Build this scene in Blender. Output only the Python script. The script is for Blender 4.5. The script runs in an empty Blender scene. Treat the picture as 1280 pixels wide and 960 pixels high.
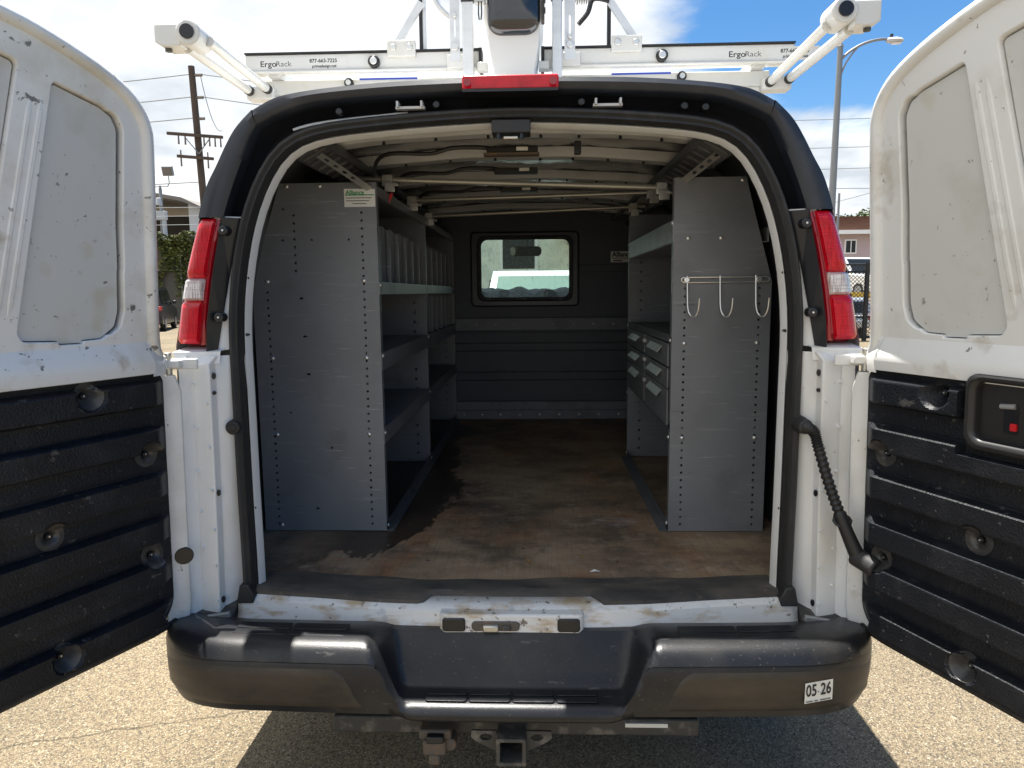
import bpy, bmesh, math, random
from mathutils import Vector, Matrix
random.seed(7)
R = math.radians
S = bpy.context.scene
COL = S.collection

# ------------------------------------------------------------------ camera, sky, sun, exposure
cd = bpy.data.cameras.new('camera'); cam = bpy.data.objects.new('camera', cd); COL.objects.link(cam)
cd.sensor_width = 36.0; cd.lens = 888.0 / 1280.0 * 36.0
cd.clip_start = 0.05; cd.clip_end = 2000
_f = Vector((-math.sin(R(2.06)) * math.cos(R(7.36)), math.cos(R(2.06)) * math.cos(R(7.36)), -math.sin(R(7.36))))
_r = Vector((math.cos(R(2.06)), math.sin(R(2.06)), 0)); _u = _r.cross(_f)
_c, _s = math.cos(R(.551)), math.sin(R(.551))
_r2 = _r * _c - _u * _s; _u2 = _r * _s + _u * _c
cam.matrix_world = Matrix(((_r2.x, _u2.x, -_f.x, .074), (_r2.y, _u2.y, -_f.y, 0), (_r2.z, _u2.z, -_f.z, 1.57), (0, 0, 0, 1)))
S.camera = cam

SUN_DIR = Vector((-.165, .180, 1.0)).normalized()          # towards the sun: high, ahead of the van, a little to its left
ELEV = math.asin(SUN_DIR.z); AZ = math.atan2(SUN_DIR.x, SUN_DIR.y)
W = bpy.data.worlds.new('World'); S.world = W; W.use_nodes = True
nt = W.node_tree; nt.nodes.clear()
def N(t, tree, **k):
    n = tree.nodes.new(t)
    for a, v in k.items(): setattr(n, a, v)
    return n
wo = N('ShaderNodeOutputWorld', nt); bg = N('ShaderNodeBackground', nt); bg.inputs['Strength'].default_value = 0.07
sky = N('ShaderNodeTexSky', nt, sky_type='NISHITA', sun_disc=False, sun_elevation=ELEV, sun_rotation=AZ, altitude=20, air_density=1.0, dust_density=.3, ozone_density=2.5)
tc = N('ShaderNodeTexCoord', nt); sx = N('ShaderNodeSeparateXYZ', nt)
L = nt.links.new
L(tc.outputs['Generated'], sx.inputs[0])
def MA(op, a, b, tree=nt, clamp=False):
    m = N('ShaderNodeMath', tree, operation=op, use_clamp=clamp)
    for i, v in enumerate((a, b)):
        if v is None: continue
        if isinstance(v, (int, float)): m.inputs[i].default_value = v
        else: tree.links.new(v, m.inputs[i])
    return m.outputs[0]
zz = MA('ADD', MA('MAXIMUM', sx.outputs[2], 0.0), 0.16)
cx = N('ShaderNodeCombineXYZ', nt); L(MA('DIVIDE', sx.outputs[0], zz), cx.inputs[0]); L(MA('DIVIDE', sx.outputs[1], zz), cx.inputs[1]); cx.inputs[2].default_value = 3.4
n1 = N('ShaderNodeTexNoise', nt); n1.inputs['Scale'].default_value = .85; n1.inputs['Detail'].default_value = 9; n1.inputs['Roughness'].default_value = .58; n1.inputs['Distortion'].default_value = .25
L(cx.outputs[0], n1.inputs['Vector'])
# a cloud bank lies to the left of the van, broken cumulus to the right
lowz = N('ShaderNodeMapRange', nt); lowz.inputs['From Min'].default_value = .10; lowz.inputs['From Max'].default_value = .27; lowz.inputs['To Min'].default_value = .52; lowz.inputs['To Max'].default_value = 0; L(sx.outputs[2], lowz.inputs['Value'])
cov = MA('ADD', MA('MULTIPLY', MA('ADD', MA('MULTIPLY', sx.outputs[0], -1.0), 0.20), 1.3), lowz.outputs[0])
dens = MA('ADD', n1.outputs[0], cov)
mr = N('ShaderNodeMapRange', nt); mr.inputs['From Min'].default_value = .46; mr.inputs['From Max'].default_value = .62; L(dens, mr.inputs['Value'])
mr.interpolation_type = 'SMOOTHSTEP'
n2 = N('ShaderNodeTexNoise', nt); n2.inputs['Scale'].default_value = 1.6; n2.inputs['Detail'].default_value = 7; n2.inputs['Roughness'].default_value = .55; L(cx.outputs[0], n2.inputs['Vector'])
cr = N('ShaderNodeValToRGB', nt); L(n2.outputs[0], cr.inputs[0])
cr.color_ramp.elements[0].position = .36; cr.color_ramp.elements[0].color = (4.0, 4.35, 4.75, 1)
cr.color_ramp.elements[1].position = .58; cr.color_ramp.elements[1].color = (6.6, 6.8, 6.95, 1)
mx = N('ShaderNodeMix', nt, data_type='RGBA'); L(mr.outputs[0], mx.inputs['Factor'])
hs = N('ShaderNodeHueSaturation', nt); hs.inputs['Saturation'].default_value = 1.3; hs.inputs['Value'].default_value = .92; L(sky.outputs[0], hs.inputs['Color']); L(hs.outputs[0], mx.inputs['A']); L(cr.outputs[0], mx.inputs['B'])
L(mx.outputs['Result'], bg.inputs['Color']); L(bg.outputs[0], wo.inputs[0])
sd = bpy.data.lights.new('sun', 'SUN'); sd.energy = 4.5; sd.angle = R(.53); sd.color = (1, .96, .89)
so = bpy.data.objects.new('sun', sd); COL.objects.link(so); so.rotation_euler = (-SUN_DIR).to_track_quat('-Z', 'Y').to_euler(); so.location = (0, 4, 30)
S.view_settings.view_transform = 'Standard'; S.view_settings.look = 'None'; S.view_settings.exposure = 1.36; S.view_settings.gamma = 1.0
S.render.engine = 'CYCLES'
S.cycles.max_bounces = 10; S.cycles.diffuse_bounces = 6; S.cycles.glossy_bounces = 5; S.cycles.transmission_bounces = 8
S.cycles.use_denoising = True

# ------------------------------------------------------------------ materials
MAT = {}
def mat(name, col, rough=.5, metal=0., coat=0., layers=(), bumps=(), spec=None, trans=0., alpha=1., ior=None, coord='Object'):
    """layers: (colour, lo, hi, scale or (sx,sy,sz), detail, amount); bumps: (scale, strength, distance)"""
    m = bpy.data.materials.new(name); m.use_nodes = True; t = m.node_tree; b = t.nodes['Principled BSDF']
    b.inputs['Roughness'].default_value = rough; b.inputs['Metallic'].default_value = metal
    b.inputs['Coat Weight'].default_value = coat; b.inputs['Coat Roughness'].default_value = .12
    if spec is not None: b.inputs['Specular IOR Level'].default_value = spec
    b.inputs['Transmission Weight'].default_value = trans; b.inputs['Alpha'].default_value = alpha
    if ior: b.inputs['IOR'].default_value = ior
    tcn = N('ShaderNodeTexCoord', t); out = None
    def vec(sc, seed):
        mp = N('ShaderNodeMapping', t); mp.inputs['Location'].default_value = (seed * 3.7, seed * 1.3, seed * 2.1)
        mp.inputs['Scale'].default_value = sc if isinstance(sc, tuple) else (sc, sc, sc)
        t.links.new(tcn.outputs[coord], mp.inputs[0]); return mp.outputs[0]
    for i, (c2, lo, hi, sc, det, amt) in enumerate(layers):
        nz = N('ShaderNodeTexNoise', t); nz.inputs['Scale'].default_value = 1.0; nz.inputs['Detail'].default_value = det; nz.inputs['Roughness'].default_value = .6
        t.links.new(vec(sc, i + 1 + len(name) % 5), nz.inputs['Vector'])
        r = N('ShaderNodeMapRange', t); r.inputs['From Min'].default_value = lo; r.inputs['From Max'].default_value = hi; r.inputs['To Max'].default_value = amt
        t.links.new(nz.outputs[0], r.inputs['Value'])
        x = N('ShaderNodeMix', t, data_type='RGBA'); t.links.new(r.outputs[0], x.inputs['Factor'])
        if out is None: x.inputs['A'].default_value = (*col, 1)
        else: t.links.new(out, x.inputs['A'])
        x.inputs['B'].default_value = (*c2, 1); out = x.outputs['Result']
    if out is None: b.inputs['Base Color'].default_value = (*col, 1)
    else: t.links.new(out, b.inputs['Base Color'])
    prev = None
    for i, (sc, st, di) in enumerate(bumps):
        nz = N('ShaderNodeTexNoise', t); nz.inputs['Scale'].default_value = 1.0; nz.inputs['Detail'].default_value = 3
        t.links.new(vec(sc, i + 9), nz.inputs['Vector'])
        bp = N('ShaderNodeBump', t); bp.inputs['Strength'].default_value = st; bp.inputs['Distance'].default_value = di
        t.links.new(nz.outputs[0], bp.inputs['Height'])
        if prev is not None: t.links.new(prev, bp.inputs['Normal'])
        prev = bp.outputs[0]
    if prev is not None: t.links.new(prev, b.inputs['Normal'])
    MAT[name] = m; return m

mat('white_paint', (.76, .77, .77), .34, coat=.4, layers=[((.50, .45, .36), .52, .80, 5, 5, .55), ((.10, .095, .09), .665, .69, (44, 44, 30), 5, .75), ((.34, .27, .18), .60, .75, 9, 4, .55)], bumps=[(30, .04, .01)])
mat('white_paint_worn', (.76, .77, .765), .36, coat=.35, layers=[((.46, .40, .29), .50, .74, 5, 5, .6), ((.07, .065, .06), .655, .675, (20, 20, 26), 7, .85), ((.34, .27, .17), .60, .75, 9, 4, .6), ((.16, .15, .14), .665, .69, (70, 70, 50), 5, .7)], bumps=[(30, .05, .01)])
mat('worn_panel', (.58, .59, .58), .46, layers=[((.42, .38, .27), .52, .74, 4, 4, .65), ((.09, .09, .085), .675, .69, (22, 22, 40), 7, .8), ((.30, .30, .29), .655, .69, (70, 70, 50), 5, .6), ((.45, .41, .28), .60, .66, 6, 2, .4)], bumps=[(22, .06, .01)])
mat('jamb_paint', (.74, .75, .75), .42, coat=.15, layers=[((.52, .46, .36), .5, .78, (7, 7, 2.2), 4, .5), ((.16, .13, .10), .70, .75, 40, 5, .7)], bumps=[(25, .05, .01)])
mat('door_panel_paint', (.60, .61, .60), .5, layers=[((.40, .37, .28), .56, .8, 4, 4, .5), ((.12, .12, .11), .67, .69, (60, 60, 45), 5, .7), ((.50, .45, .30), .64, .70, 7, 2, .35)], bumps=[(22, .05, .01)])
mat('sill_paint', (.70, .70, .69), .5, layers=[((.42, .29, .14), .50, .66, (9, 9, 30), 7, .8), ((.10, .07, .05), .61, .66, 40, 7, .85), ((.30, .36, .44), .62, .72, 20, 3, .4)], bumps=[(40, .1, .01)])
mat('black_trim', (.018, .023, .034), .36, layers=[((.05, .055, .065), .5, .8, 12, 4, .6)], bumps=[(420, .12, .002)])
mat('gloss_black', (.012, .013, .016), .30)
mat('rubber', (.022, .022, .023), .62, layers=[((.055, .052, .05), .5, .75, (30, 30, 8), 4, .6)], bumps=[(60, .08, .004)])
mat('liner_plastic', (.010, .0115, .0155), .42, spec=.32, layers=[((.032, .034, .040), .50, .74, 8, 6, .6), ((.13, .125, .12), .65, .69, (18, 18, 30), 7, .45), ((.16, .155, .15), .665, .69, 75, 5, .55)], bumps=[(190, .45, .004), (14, .10, .01)])
mat('bumper_plastic', (.013, .014, .017), .35, spec=.40, layers=[((.045, .042, .038), .46, .72, 5, 6, .6), ((.16, .15, .14), .645, .69, (14, 60, 60), 7, .35), ((.13, .12, .11), .66, .69, 120, 4, .5)], bumps=[(330, .22, .002)])
mat('bumper_face', (.026, .023, .020), .42, spec=.4, layers=[((.075, .060, .043), .42, .66, (3, 6, 7), 6, .75), ((.16, .15, .13), .72, .77, 90, 4, .6)], bumps=[(300, .2, .002)])
mat('grey_steel', (.168, .178, .193), .38, layers=[((.29, .29, .29), .60, .64, (3, 3, 42), 7, .30), ((.30, .30, .30), .55, .75, 2.2, 5, .4), ((.08, .078, .075), .60, .72, 5, 6, .35), ((.118, .122, .130), .46, .74, 3, 4, .6), ((.48, .48, .47), .650, .69, (6, 6, 120), 5, .4), ((.08, .08, .082), .66, .70, (7, 7, 60), 5, .5)], bumps=[(500, .06, .002), (5, .25, .012)])
mat('dark_grey_steel', (.115, .122, .132), .5, layers=[((.028, .03, .034), .45, .75, 4, 4, .7), ((.13, .13, .13), .68, .72, (40, 8, 60), 6, .3)])
mat('galvanised', (.42, .43, .43), .40, metal=.55, layers=[((.16, .18, .19), .5, .72, 9, 6, .75), ((.08, .07, .06), .66, .75, 16, 4, .5)])
mat('zinc', (.55, .54, .50), .35, metal=.8, layers=[((.25, .22, .17), .55, .8, 30, 4, .6)])
mat('bolt_zinc', (.75, .75, .73), .28, metal=.75)
mat('conduit', (.42, .41, .36), .36, metal=.6, layers=[((.22, .20, .15), .5, .8, (4, 50, 50), 4, .6)])
mat('roof_paint', (.56, .565, .57), .38, layers=[((.34, .33, .32), .5, .8, 6, 4, .6), ((.10, .09, .08), .7, .75, 30, 4, .7)])
mat('roof_panel', (.30, .305, .31), .25, coat=.5, layers=[((.13, .132, .135), .42, .7, (2, 5, 2), 4, .8)])
mat('inner_wall', (.11, .117, .13), .55, layers=[((.03, .03, .034), .45, .75, 5, 4, .7)])
mat('header_paint', (.66, .60, .49), .45, layers=[((.36, .27, .15), .55, .75, (9, 20, 20), 5, .6), ((.12, .1, .08), .7, .74, 40, 4, .7)])
mat('bulkhead', (.060, .070, .086), .55, layers=[((.080, .086, .095), .5, .75, (3, 3, 12), 5, .6), ((.03, .034, .042), .55, .75, 7, 4, .6)], bumps=[(260, .15, .002)])
mat('bulkhead_strip', (.150, .165, .185), .5, layers=[((.04, .04, .044), .5, .75, 6, 4, .6)])
mat('mat_rubber', (.052, .048, .044), .7, layers=[((.12, .10, .08), .42, .64, (4, 12, 4), 7, .75), ((.02, .02, .021), .52, .68, (9, 16, 9), 6, .7), ((.20, .16, .12), .63, .72, 26, 6, .55)], bumps=[(90, .3, .003)])
mat('red_lens', (.70, .004, .018), .16, coat=.35, layers=[((.34, .0, .008), .42, .60, (330, 330, 8), 2, .65), ((.36, .0, .008), .42, .60, (8, 8, 300), 2, .6), ((.85, .03, .03), .58, .72, (18, 18, 7), 3, .6)], bumps=[((320, 320, 10), .35, .002), ((10, 10, 300), .35, .002)])
mat('red_rim', (.30, .004, .012), .16, coat=.6)
mat('brake_lens', (.66, .004, .016), .22, coat=.15, layers=[((.26, .0, .006), .45, .7, 20, 3, .5)], bumps=[(160, .2, .002)])
mat('clear_lens', (.80, .76, .75), .10, coat=.8, layers=[((.34, .27, .27), .45, .60, (260, 260, 12), 2, .8), ((.40, .34, .34), .48, .62, (12, 12, 260), 2, .6)], bumps=[((240, 240, 40), .5, .004)])
mat('rack_white', (.70, .70, .675), .30, coat=.3, layers=[((.62, .56, .42), .52, .78, 7, 4, .5), ((.2, .18, .15), .72, .76, 60, 4, .6)])
mat('alloy', (.74, .76, .78), .28, metal=.35, layers=[((.60, .61, .62), .4, .7, (3, 30, 30), 4, .5)])
mat('black_plastic', (.018, .018, .019), .45)
mat('cup_plastic', (.045, .045, .047), .30, layers=[((.11, .10, .085), .45, .7, 30, 4, .7)])  # lighter than the liner: sky light on the dimple faces put into the grey
mat('hose', (.016, .016, .017), .48)
mat('dark_lens', (.010, .011, .014), .08, coat=1.0, layers=[((.03, .03, .036), .45, .7, 6, 2, .8)])
mat('blue_label', (.03, .08, .55), .35)
mat('sticker_white', (.72, .72, .69), .5, layers=[((.45, .42, .36), .55, .8, 60, 4, .5)])
mat('print_black', (.015, .015, .015), .6)
mat('print_green', (.02, .26, .07), .5)
mat('print_grey', (.12, .12, .12), .6)
mat('red_plastic', (.55, .012, .02), .4)
mat('rust_steel', (.10, .085, .07), .7, layers=[((.20, .11, .05), .48, .7, 24, 5, .8)])
mat('hitch_steel', (.05, .048, .045), .6, layers=[((.20, .18, .15), .52, .72, 20, 5, .8)])
mat('tyre', (.015, .015, .015), .8); mat('rim_steel', (.35, .36, .37), .4, metal=.5)
mat('glass', (.88, .95, .92), .02, trans=1.0, ior=1.1)
mat('dash_cloth', (.020, .024, .034), .95, spec=.05, layers=[((.09, .10, .12), .58, .68, 60, 6, .8)])
mat('cab_dark', (.022, .022, .025), .7)
mat('mirror', (.55, .62, .60), .05, metal=.8)
mat('pole_wood', (.085, .06, .045), .85, layers=[((.04, .03, .024), .45, .7, (8, 8, 1), 4, .8)])
mat('pole_metal', (.24, .25, .26), .5, metal=.3)
mat('wire', (.20, .21, .22), .7)
mat('ceramic', (.16, .14, .13), .4)
mat('shed_wall', (.52, .53, .55), .7); mat('shed_roof', (.20, .18, .16), .7); mat('shed_dark', (.05, .042, .036), .8)
mat('fence_dark', (.085, .082, .07), .8); mat('fence_pipe', (.40, .42, .43), .5, metal=.4)
mat('black_steel', (.014, .014, .015), .5)
mat('leaf_ivy', (.12, .145, .032), .6, layers=[((.22, .19, .05), .5, .65, 3, 3, .8), ((.035, .05, .012), .5, .6, 5, 2, .8)])
mat('leaf_tree', (.065, .105, .030), .6, layers=[((.12, .15, .05), .5, .65, 1.2, 3, .8)])
mat('pink_wall', (.50, .41, .43), .85, layers=[((.44, .36, .38), .4, .7, 1, 4, .7)])
mat('roof_shingle', (.22, .115, .075), .85, layers=[((.15, .08, .055), .4, .65, (3, 3, 9), 4, .8)])
mat('car_black', (.010, .011, .015), .3, coat=.15); mat('car_white', (.78, .79, .80), .2, coat=.8)
mat('car_silver', (.52, .54, .56), .25, metal=.3, coat=.8); mat('car_red', (.55, .02, .03), .25, coat=.8)
mat('car_glass', (.016, .019, .021), .12, spec=.25); mat('tail_red', (.5, .01, .015), .2, coat=.6); mat('chrome', (.7, .7, .72), .15, metal=.9)
mat('windscreen_tint', (.22, .30, .28), .15)
mat('yellow_paint', (.70, .46, .06), .7)
mat('wall_beige', (.78, .80, .74), .85, layers=[((.36, .42, .37), .42, .68, 1.2, 5, .8)])
mat('concrete', (.40, .38, .33), .85, layers=[((.30, .28, .25), .4, .7, 2, 5, .8)])
mat('dry_leaf', (.30, .17, .06), .8); mat('paper', (.75, .74, .70), .8)
mat('sky_reflect', (.5, .6, .62), .1)

def pane_mat():
    """scratched greenish polycarbonate"""
    m = bpy.data.materials.new('scratched_pane'); m.use_nodes = True; t = m.node_tree; b = t.nodes['Principled BSDF']; o = t.nodes['Material Output']
    tr = N('ShaderNodeBsdfTransparent', t); tr.inputs[0].default_value = (.90, .98, .94, 1)
    b.inputs['Base Color'].default_value = (.70, .80, .74, 1); b.inputs['Roughness'].default_value = .35
    c = N('ShaderNodeTexCoord', t); mp = N('ShaderNodeMapping', t); mp.inputs['Scale'].default_value = (60, 60, 22); mp.inputs['Rotation'].default_value = (0, .6, 0); t.links.new(c.outputs['Object'], mp.inputs[0])
    nz = N('ShaderNodeTexNoise', t); nz.inputs['Scale'].default_value = 1.6; nz.inputs['Detail'].default_value = 9; nz.inputs['Distortion'].default_value = 1.5; t.links.new(mp.outputs[0], nz.inputs['Vector'])
    r = N('ShaderNodeMapRange', t); r.inputs['From Min'].default_value = .56; r.inputs['From Max'].default_value = .74; r.inputs['To Min'].default_value = .10; r.inputs['To Max'].default_value = .42; t.links.new(nz.outputs[0], r.inputs['Value'])
    mxs = N('ShaderNodeMixShader', t); t.links.new(r.outputs[0], mxs.inputs[0]); t.links.new(tr.outputs[0], mxs.inputs[1]); t.links.new(b.outputs[0], mxs.inputs[2]); t.links.new(mxs.outputs[0], o.inputs[0])
    MAT['scratched_pane'] = m
pane_mat()
def clear_glass():
    m = bpy.data.materials.new('clear_glass'); m.use_nodes = True; t = m.node_tree; b = t.nodes['Principled BSDF']; o = t.nodes['Material Output']
    tr = N('ShaderNodeBsdfTransparent', t); tr.inputs[0].default_value = (.90, .96, .93, 1)
    b.inputs['Base Color'].default_value = (.02, .03, .03, 1); b.inputs['Roughness'].default_value = .03
    ms = N('ShaderNodeMixShader', t); ms.inputs[0].default_value = .10; t.links.new(tr.outputs[0], ms.inputs[1]); t.links.new(b.outputs[0], ms.inputs[2]); t.links.new(ms.outputs[0], o.inputs[0])
    MAT['clear_glass'] = m
clear_glass()

def ground_mat():
    m = bpy.data.materials.new('ground_aggregate'); m.use_nodes = True; t = m.node_tree; b = t.nodes['Principled BSDF']; l = t.links.new
    b.inputs['Roughness'].default_value = .9; b.inputs['Specular IOR Level'].default_value = .25
    c = N('ShaderNodeTexCoord', t)
    v = N('ShaderNodeTexVoronoi', t); v.inputs['Scale'].default_value = 185; l(c.outputs['Object'], v.inputs['Vector'])
    r = N('ShaderNodeValToRGB', t); l(v.outputs['Color'], r.inputs[0]); e = r.color_ramp.elements
    e[0].position = .12; e[0].color = (.105, .095, .080, 1); e[1].position = .80; e[1].color = (.37, .305, .20, 1)
    x = e.new(.42); x.color = (.26, .20, .128, 1); x = e.new(.95); x.color = (.50, .46, .36, 1)
    v2 = N('ShaderNodeTexVoronoi', t, feature='DISTANCE_TO_EDGE'); v2.inputs['Scale'].default_value = 185; l(c.outputs['Object'], v2.inputs['Vector'])
    g = N('ShaderNodeMapRange', t); g.inputs['From Max'].default_value = .16; g.inputs['To Min'].default_value = .42; g.inputs['To Max'].default_value = 1; l(v2.outputs[0], g.inputs['Value'])
    n = N('ShaderNodeTexNoise', t); n.inputs['Scale'].default_value = .9; n.inputs['Detail'].default_value = 6; l(c.outputs['Object'], n.inputs['Vector'])
    q = N('ShaderNodeMapRange', t); q.inputs['From Min'].default_value = .3; q.inputs['From Max'].default_value = .7; q.inputs['To Min'].default_value = .72; q.inputs['To Max'].default_value = .99; l(n.outputs[0], q.inputs['Value'])
    # a wandering hairline crack
    s = N('ShaderNodeSeparateXYZ', t); l(c.outputs['Object'], s.inputs[0])
    n3 = N('ShaderNodeTexNoise', t); n3.inputs['Scale'].default_value = 5; n3.inputs['Detail'].default_value = 5; l(c.outputs['Object'], n3.inputs['Vector'])
    d = MA('ADD', MA('ADD', s.outputs[1], MA('MULTIPLY', s.outputs[0], -.30, t), t), MA('MULTIPLY', MA('SUBTRACT', n3.outputs[0], .5, t), .12, t), t)
    d = MA('ABSOLUTE', MA('SUBTRACT', d, 2.79, t), None, t)
    k = N('ShaderNodeMapRange', t); k.inputs['From Max'].default_value = .009; k.inputs['To Min'].default_value = .45; l(d, k.inputs['Value'])
    f = MA('MULTIPLY', MA('MULTIPLY', g.outputs[0], q.outputs[0], t), k.outputs[0], t)
    mm = N('ShaderNodeMix', t, data_type='RGBA', blend_type='MULTIPLY'); mm.inputs['Factor'].default_value = 1
    l(r.outputs[0], mm.inputs['A']); l(f, mm.inputs['B']); l(mm.outputs['Result'], b.inputs['Base Color'])
    bp = N('ShaderNodeBump', t); bp.inputs['Strength'].default_value = .6; bp.inputs['Distance'].default_value = .006; l(v2.outputs[0], bp.inputs['Height']); l(bp.outputs[0], b.inputs['Normal'])
    MAT['ground_aggregate'] = m
ground_mat()

def floor_mat():
    m = bpy.data.materials.new('plywood_floor'); m.use_nodes = True; t = m.node_tree; b = t.nodes['Principled BSDF']; l = t.links.new
    c = N('ShaderNodeTexCoord', t)
    def noise(sc, det, rough=.6, dist=0):
        mp = N('ShaderNodeMapping', t); mp.inputs['Scale'].default_value = sc; l(c.outputs['Object'], mp.inputs[0])
        n = N('ShaderNodeTexNoise', t); n.inputs['Scale'].default_value = 1; n.inputs['Detail'].default_value = det; n.inputs['Roughness'].default_value = rough; n.inputs['Distortion'].default_value = dist; l(mp.outputs[0], n.inputs['Vector']); return n.outputs[0]
    def rng(v, a, bb, lo=0, hi=1):
        r = N('ShaderNodeMapRange', t); r.inputs['From Min'].default_value = a; r.inputs['From Max'].default_value = bb; r.inputs['To Min'].default_value = lo; r.inputs['To Max'].default_value = hi; l(v, r.inputs['Value']); return r.outputs[0]
    def mixc(f, A, B):
        x = N('ShaderNodeMix', t, data_type='RGBA'); l(f, x.inputs['Factor'])
        for k, v in (('A', A), ('B', B)):
            if isinstance(v, tuple): x.inputs[k].default_value = (*v, 1)
            else: l(v, x.inputs[k])
        return x.outputs['Result']
    col = mixc(rng(noise((2.2, 5, 1), 7, .62), .36, .64), (.165, .112, .074), (.35, .255, .165))
    col = mixc(rng(noise((4, 2.5, 1), 5), .52, .70, 0, .8), col, (.30, .135, .055))
    col = mixc(rng(noise((4.2, 4.2, 1), 8, .68), .47, .66, 0, .8), col, (.062, .048, .037))
    col = mixc(rng(noise((14, 14, 1), 6, .6), .56, .70, 0, .45), col, (.40, .34, .27))
    col = mixc(rng(noise((220, 6, 1), 2), .48, .62, 0, .24), col, (.095, .070, .050))
    col = mixc(rng(noise((6, 220, 1), 2), .52, .64, 0, .18), col, (.30, .24, .18))
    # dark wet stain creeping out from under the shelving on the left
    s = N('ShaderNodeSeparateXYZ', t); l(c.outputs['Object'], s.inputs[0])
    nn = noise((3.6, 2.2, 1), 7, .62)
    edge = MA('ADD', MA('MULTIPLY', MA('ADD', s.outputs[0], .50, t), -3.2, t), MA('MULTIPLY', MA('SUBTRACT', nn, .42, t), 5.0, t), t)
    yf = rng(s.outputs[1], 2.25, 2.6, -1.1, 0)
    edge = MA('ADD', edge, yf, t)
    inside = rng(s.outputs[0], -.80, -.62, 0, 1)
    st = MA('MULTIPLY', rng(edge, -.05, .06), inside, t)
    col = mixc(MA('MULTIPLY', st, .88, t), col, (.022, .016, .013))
    dx = MA('SUBTRACT', s.outputs[0], .37, t); dy = MA('MULTIPLY', MA('SUBTRACT', s.outputs[1], 2.72, t), 1.7, t)
    dist = MA('SQRT', MA('ADD', MA('MULTIPLY', dx, dx, t), MA('MULTIPLY', dy, dy, t), t), None, t)
    sm = MA('MULTIPLY', rng(dist, .02, .13, 1, 0), rng(noise((9, 30, 1), 6, .65), .44, .62), t)
    col = mixc(MA('MULTIPLY', sm, .55, t), col, (.42, .43, .45))
    sp = rng(noise((46, 46, 1), 4), .68, .71, 0, .5)
    col = mixc(sp, col, (.40, .37, .33))
    l(col, b.inputs['Base Color'])
    l(MA('SUBTRACT', .62, MA('MULTIPLY', st, .22, t), t), b.inputs['Roughness'])
    bp = N('ShaderNodeBump', t); bp.inputs['Strength'].default_value = .25; bp.inputs['Distance'].default_value = .002; l(noise((180, 180, 1), 3), bp.inputs['Height']); l(bp.outputs[0], b.inputs['Normal'])
    MAT['plywood_floor'] = m
floor_mat()

# ------------------------------------------------------------------ mesh helpers
class MB:
    def __init__(s): s.v = []; s.f = []; s.xf = None
    def add(s, vs, fs):
        o = len(s.v); s.v += [tuple(s.xf(*p)) if s.xf else tuple(p) for p in vs]; s.f += [tuple(i + o for i in f) for f in fs]; return s
    def box(s, c, d, m=None):
        x, y, z = (k / 2 for k in d); P = [Vector((a * x, b * y, e * z)) for a in (-1, 1) for b in (-1, 1) for e in (-1, 1)]
        if m is not None: P = [m @ p for p in P]
        return s.add([Vector(c) + p for p in P], [(0, 1, 3, 2), (4, 6, 7, 5), (0, 4, 5, 1), (2, 3, 7, 6), (0, 2, 6, 4), (1, 5, 7, 3)])
    def bb(s, x0, x1, y0, y1, z0, z1): return s.box(((x0 + x1) / 2, (y0 + y1) / 2, (z0 + z1) / 2), (abs(x1 - x0), abs(y1 - y0), abs(z1 - z0)))
    def cyl(s, a, b, r, r2=None, n=14, cap=True):
        a, b = Vector(a), Vector(b); r2 = r if r2 is None else r2; w = (b - a).normalized()
        p = w.orthogonal().normalized(); q = w.cross(p); vs = []
        for c, k in ((a, r), (b, r2)): vs += [c + (p * math.cos(6.28318 * i / n) + q * math.sin(6.28318 * i / n)) * k for i in range(n)]
        fs = [(i, (i + 1) % n, n + (i + 1) % n, n + i) for i in range(n)]
        if cap: fs += [tuple(range(n - 1, -1, -1)), tuple(range(n, 2 * n))]
        return s.add(vs, fs)
    def tube(s, pts, r, n=8, closed=False):
        pts = [Vector(p) for p in pts]; rs = r if isinstance(r, (list, tuple)) else [r] * len(pts); vs = []; m = len(pts); ref = None
        for i, p in enumerate(pts):
            a = pts[i - 1] if (i or closed) else p; b = pts[(i + 1) % m] if (i < m - 1 or closed) else p; w = (b - a).normalized()
            ref = w.orthogonal() if ref is None else ref - w * ref.dot(w); ref.normalize(); q = w.cross(ref)
            vs += [p + (ref * math.cos(6.28318 * k / n) + q * math.sin(6.28318 * k / n)) * rs[i] for k in range(n)]
        fs = [(i * n + k, i * n + (k + 1) % n, ((i + 1) % m) * n + (k + 1) % n, ((i + 1) % m) * n + k) for i in range(m if closed else m - 1) for k in range(n)]
        if not closed: fs += [tuple(range(n - 1, -1, -1)), tuple(range((m - 1) * n, m * n))]
        return s.add(vs, fs)
    def loft(s, rows, closed=False):
        m = len(rows[0]); vs = [p for r in rows for p in r]
        fs = [(i * m + k, i * m + (k + 1) % m, (i + 1) * m + (k + 1) % m, (i + 1) * m + k) for i in range(len(rows) - 1) for k in range(m if closed else m - 1)]
        return s.add(vs, fs)
    def prism(s, poly, fn, t0, t1):
        n = len(poly); vs = [fn(a, b, t0) for a, b in poly] + [fn(a, b, t1) for a, b in poly]
        return s.add(vs, [tuple(range(n - 1, -1, -1)), tuple(range(n, 2 * n))] + [(i, (i + 1) % n, n + (i + 1) % n, n + i) for i in range(n)])
    def build(s, name, m, parent=None, bevel=0, smooth=False, solid=0, seg=2, label=None, sub=0):
        me = bpy.data.meshes.new(name); me.from_pydata(s.v, [], s.f); 
        bm = bmesh.new(); bm.from_mesh(me); bmesh.ops.recalc_face_normals(bm, faces=bm.faces); bm.to_mesh(me); bm.free()
        return link(name, me, m, parent, bevel, smooth, solid, seg, label, sub)
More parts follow.
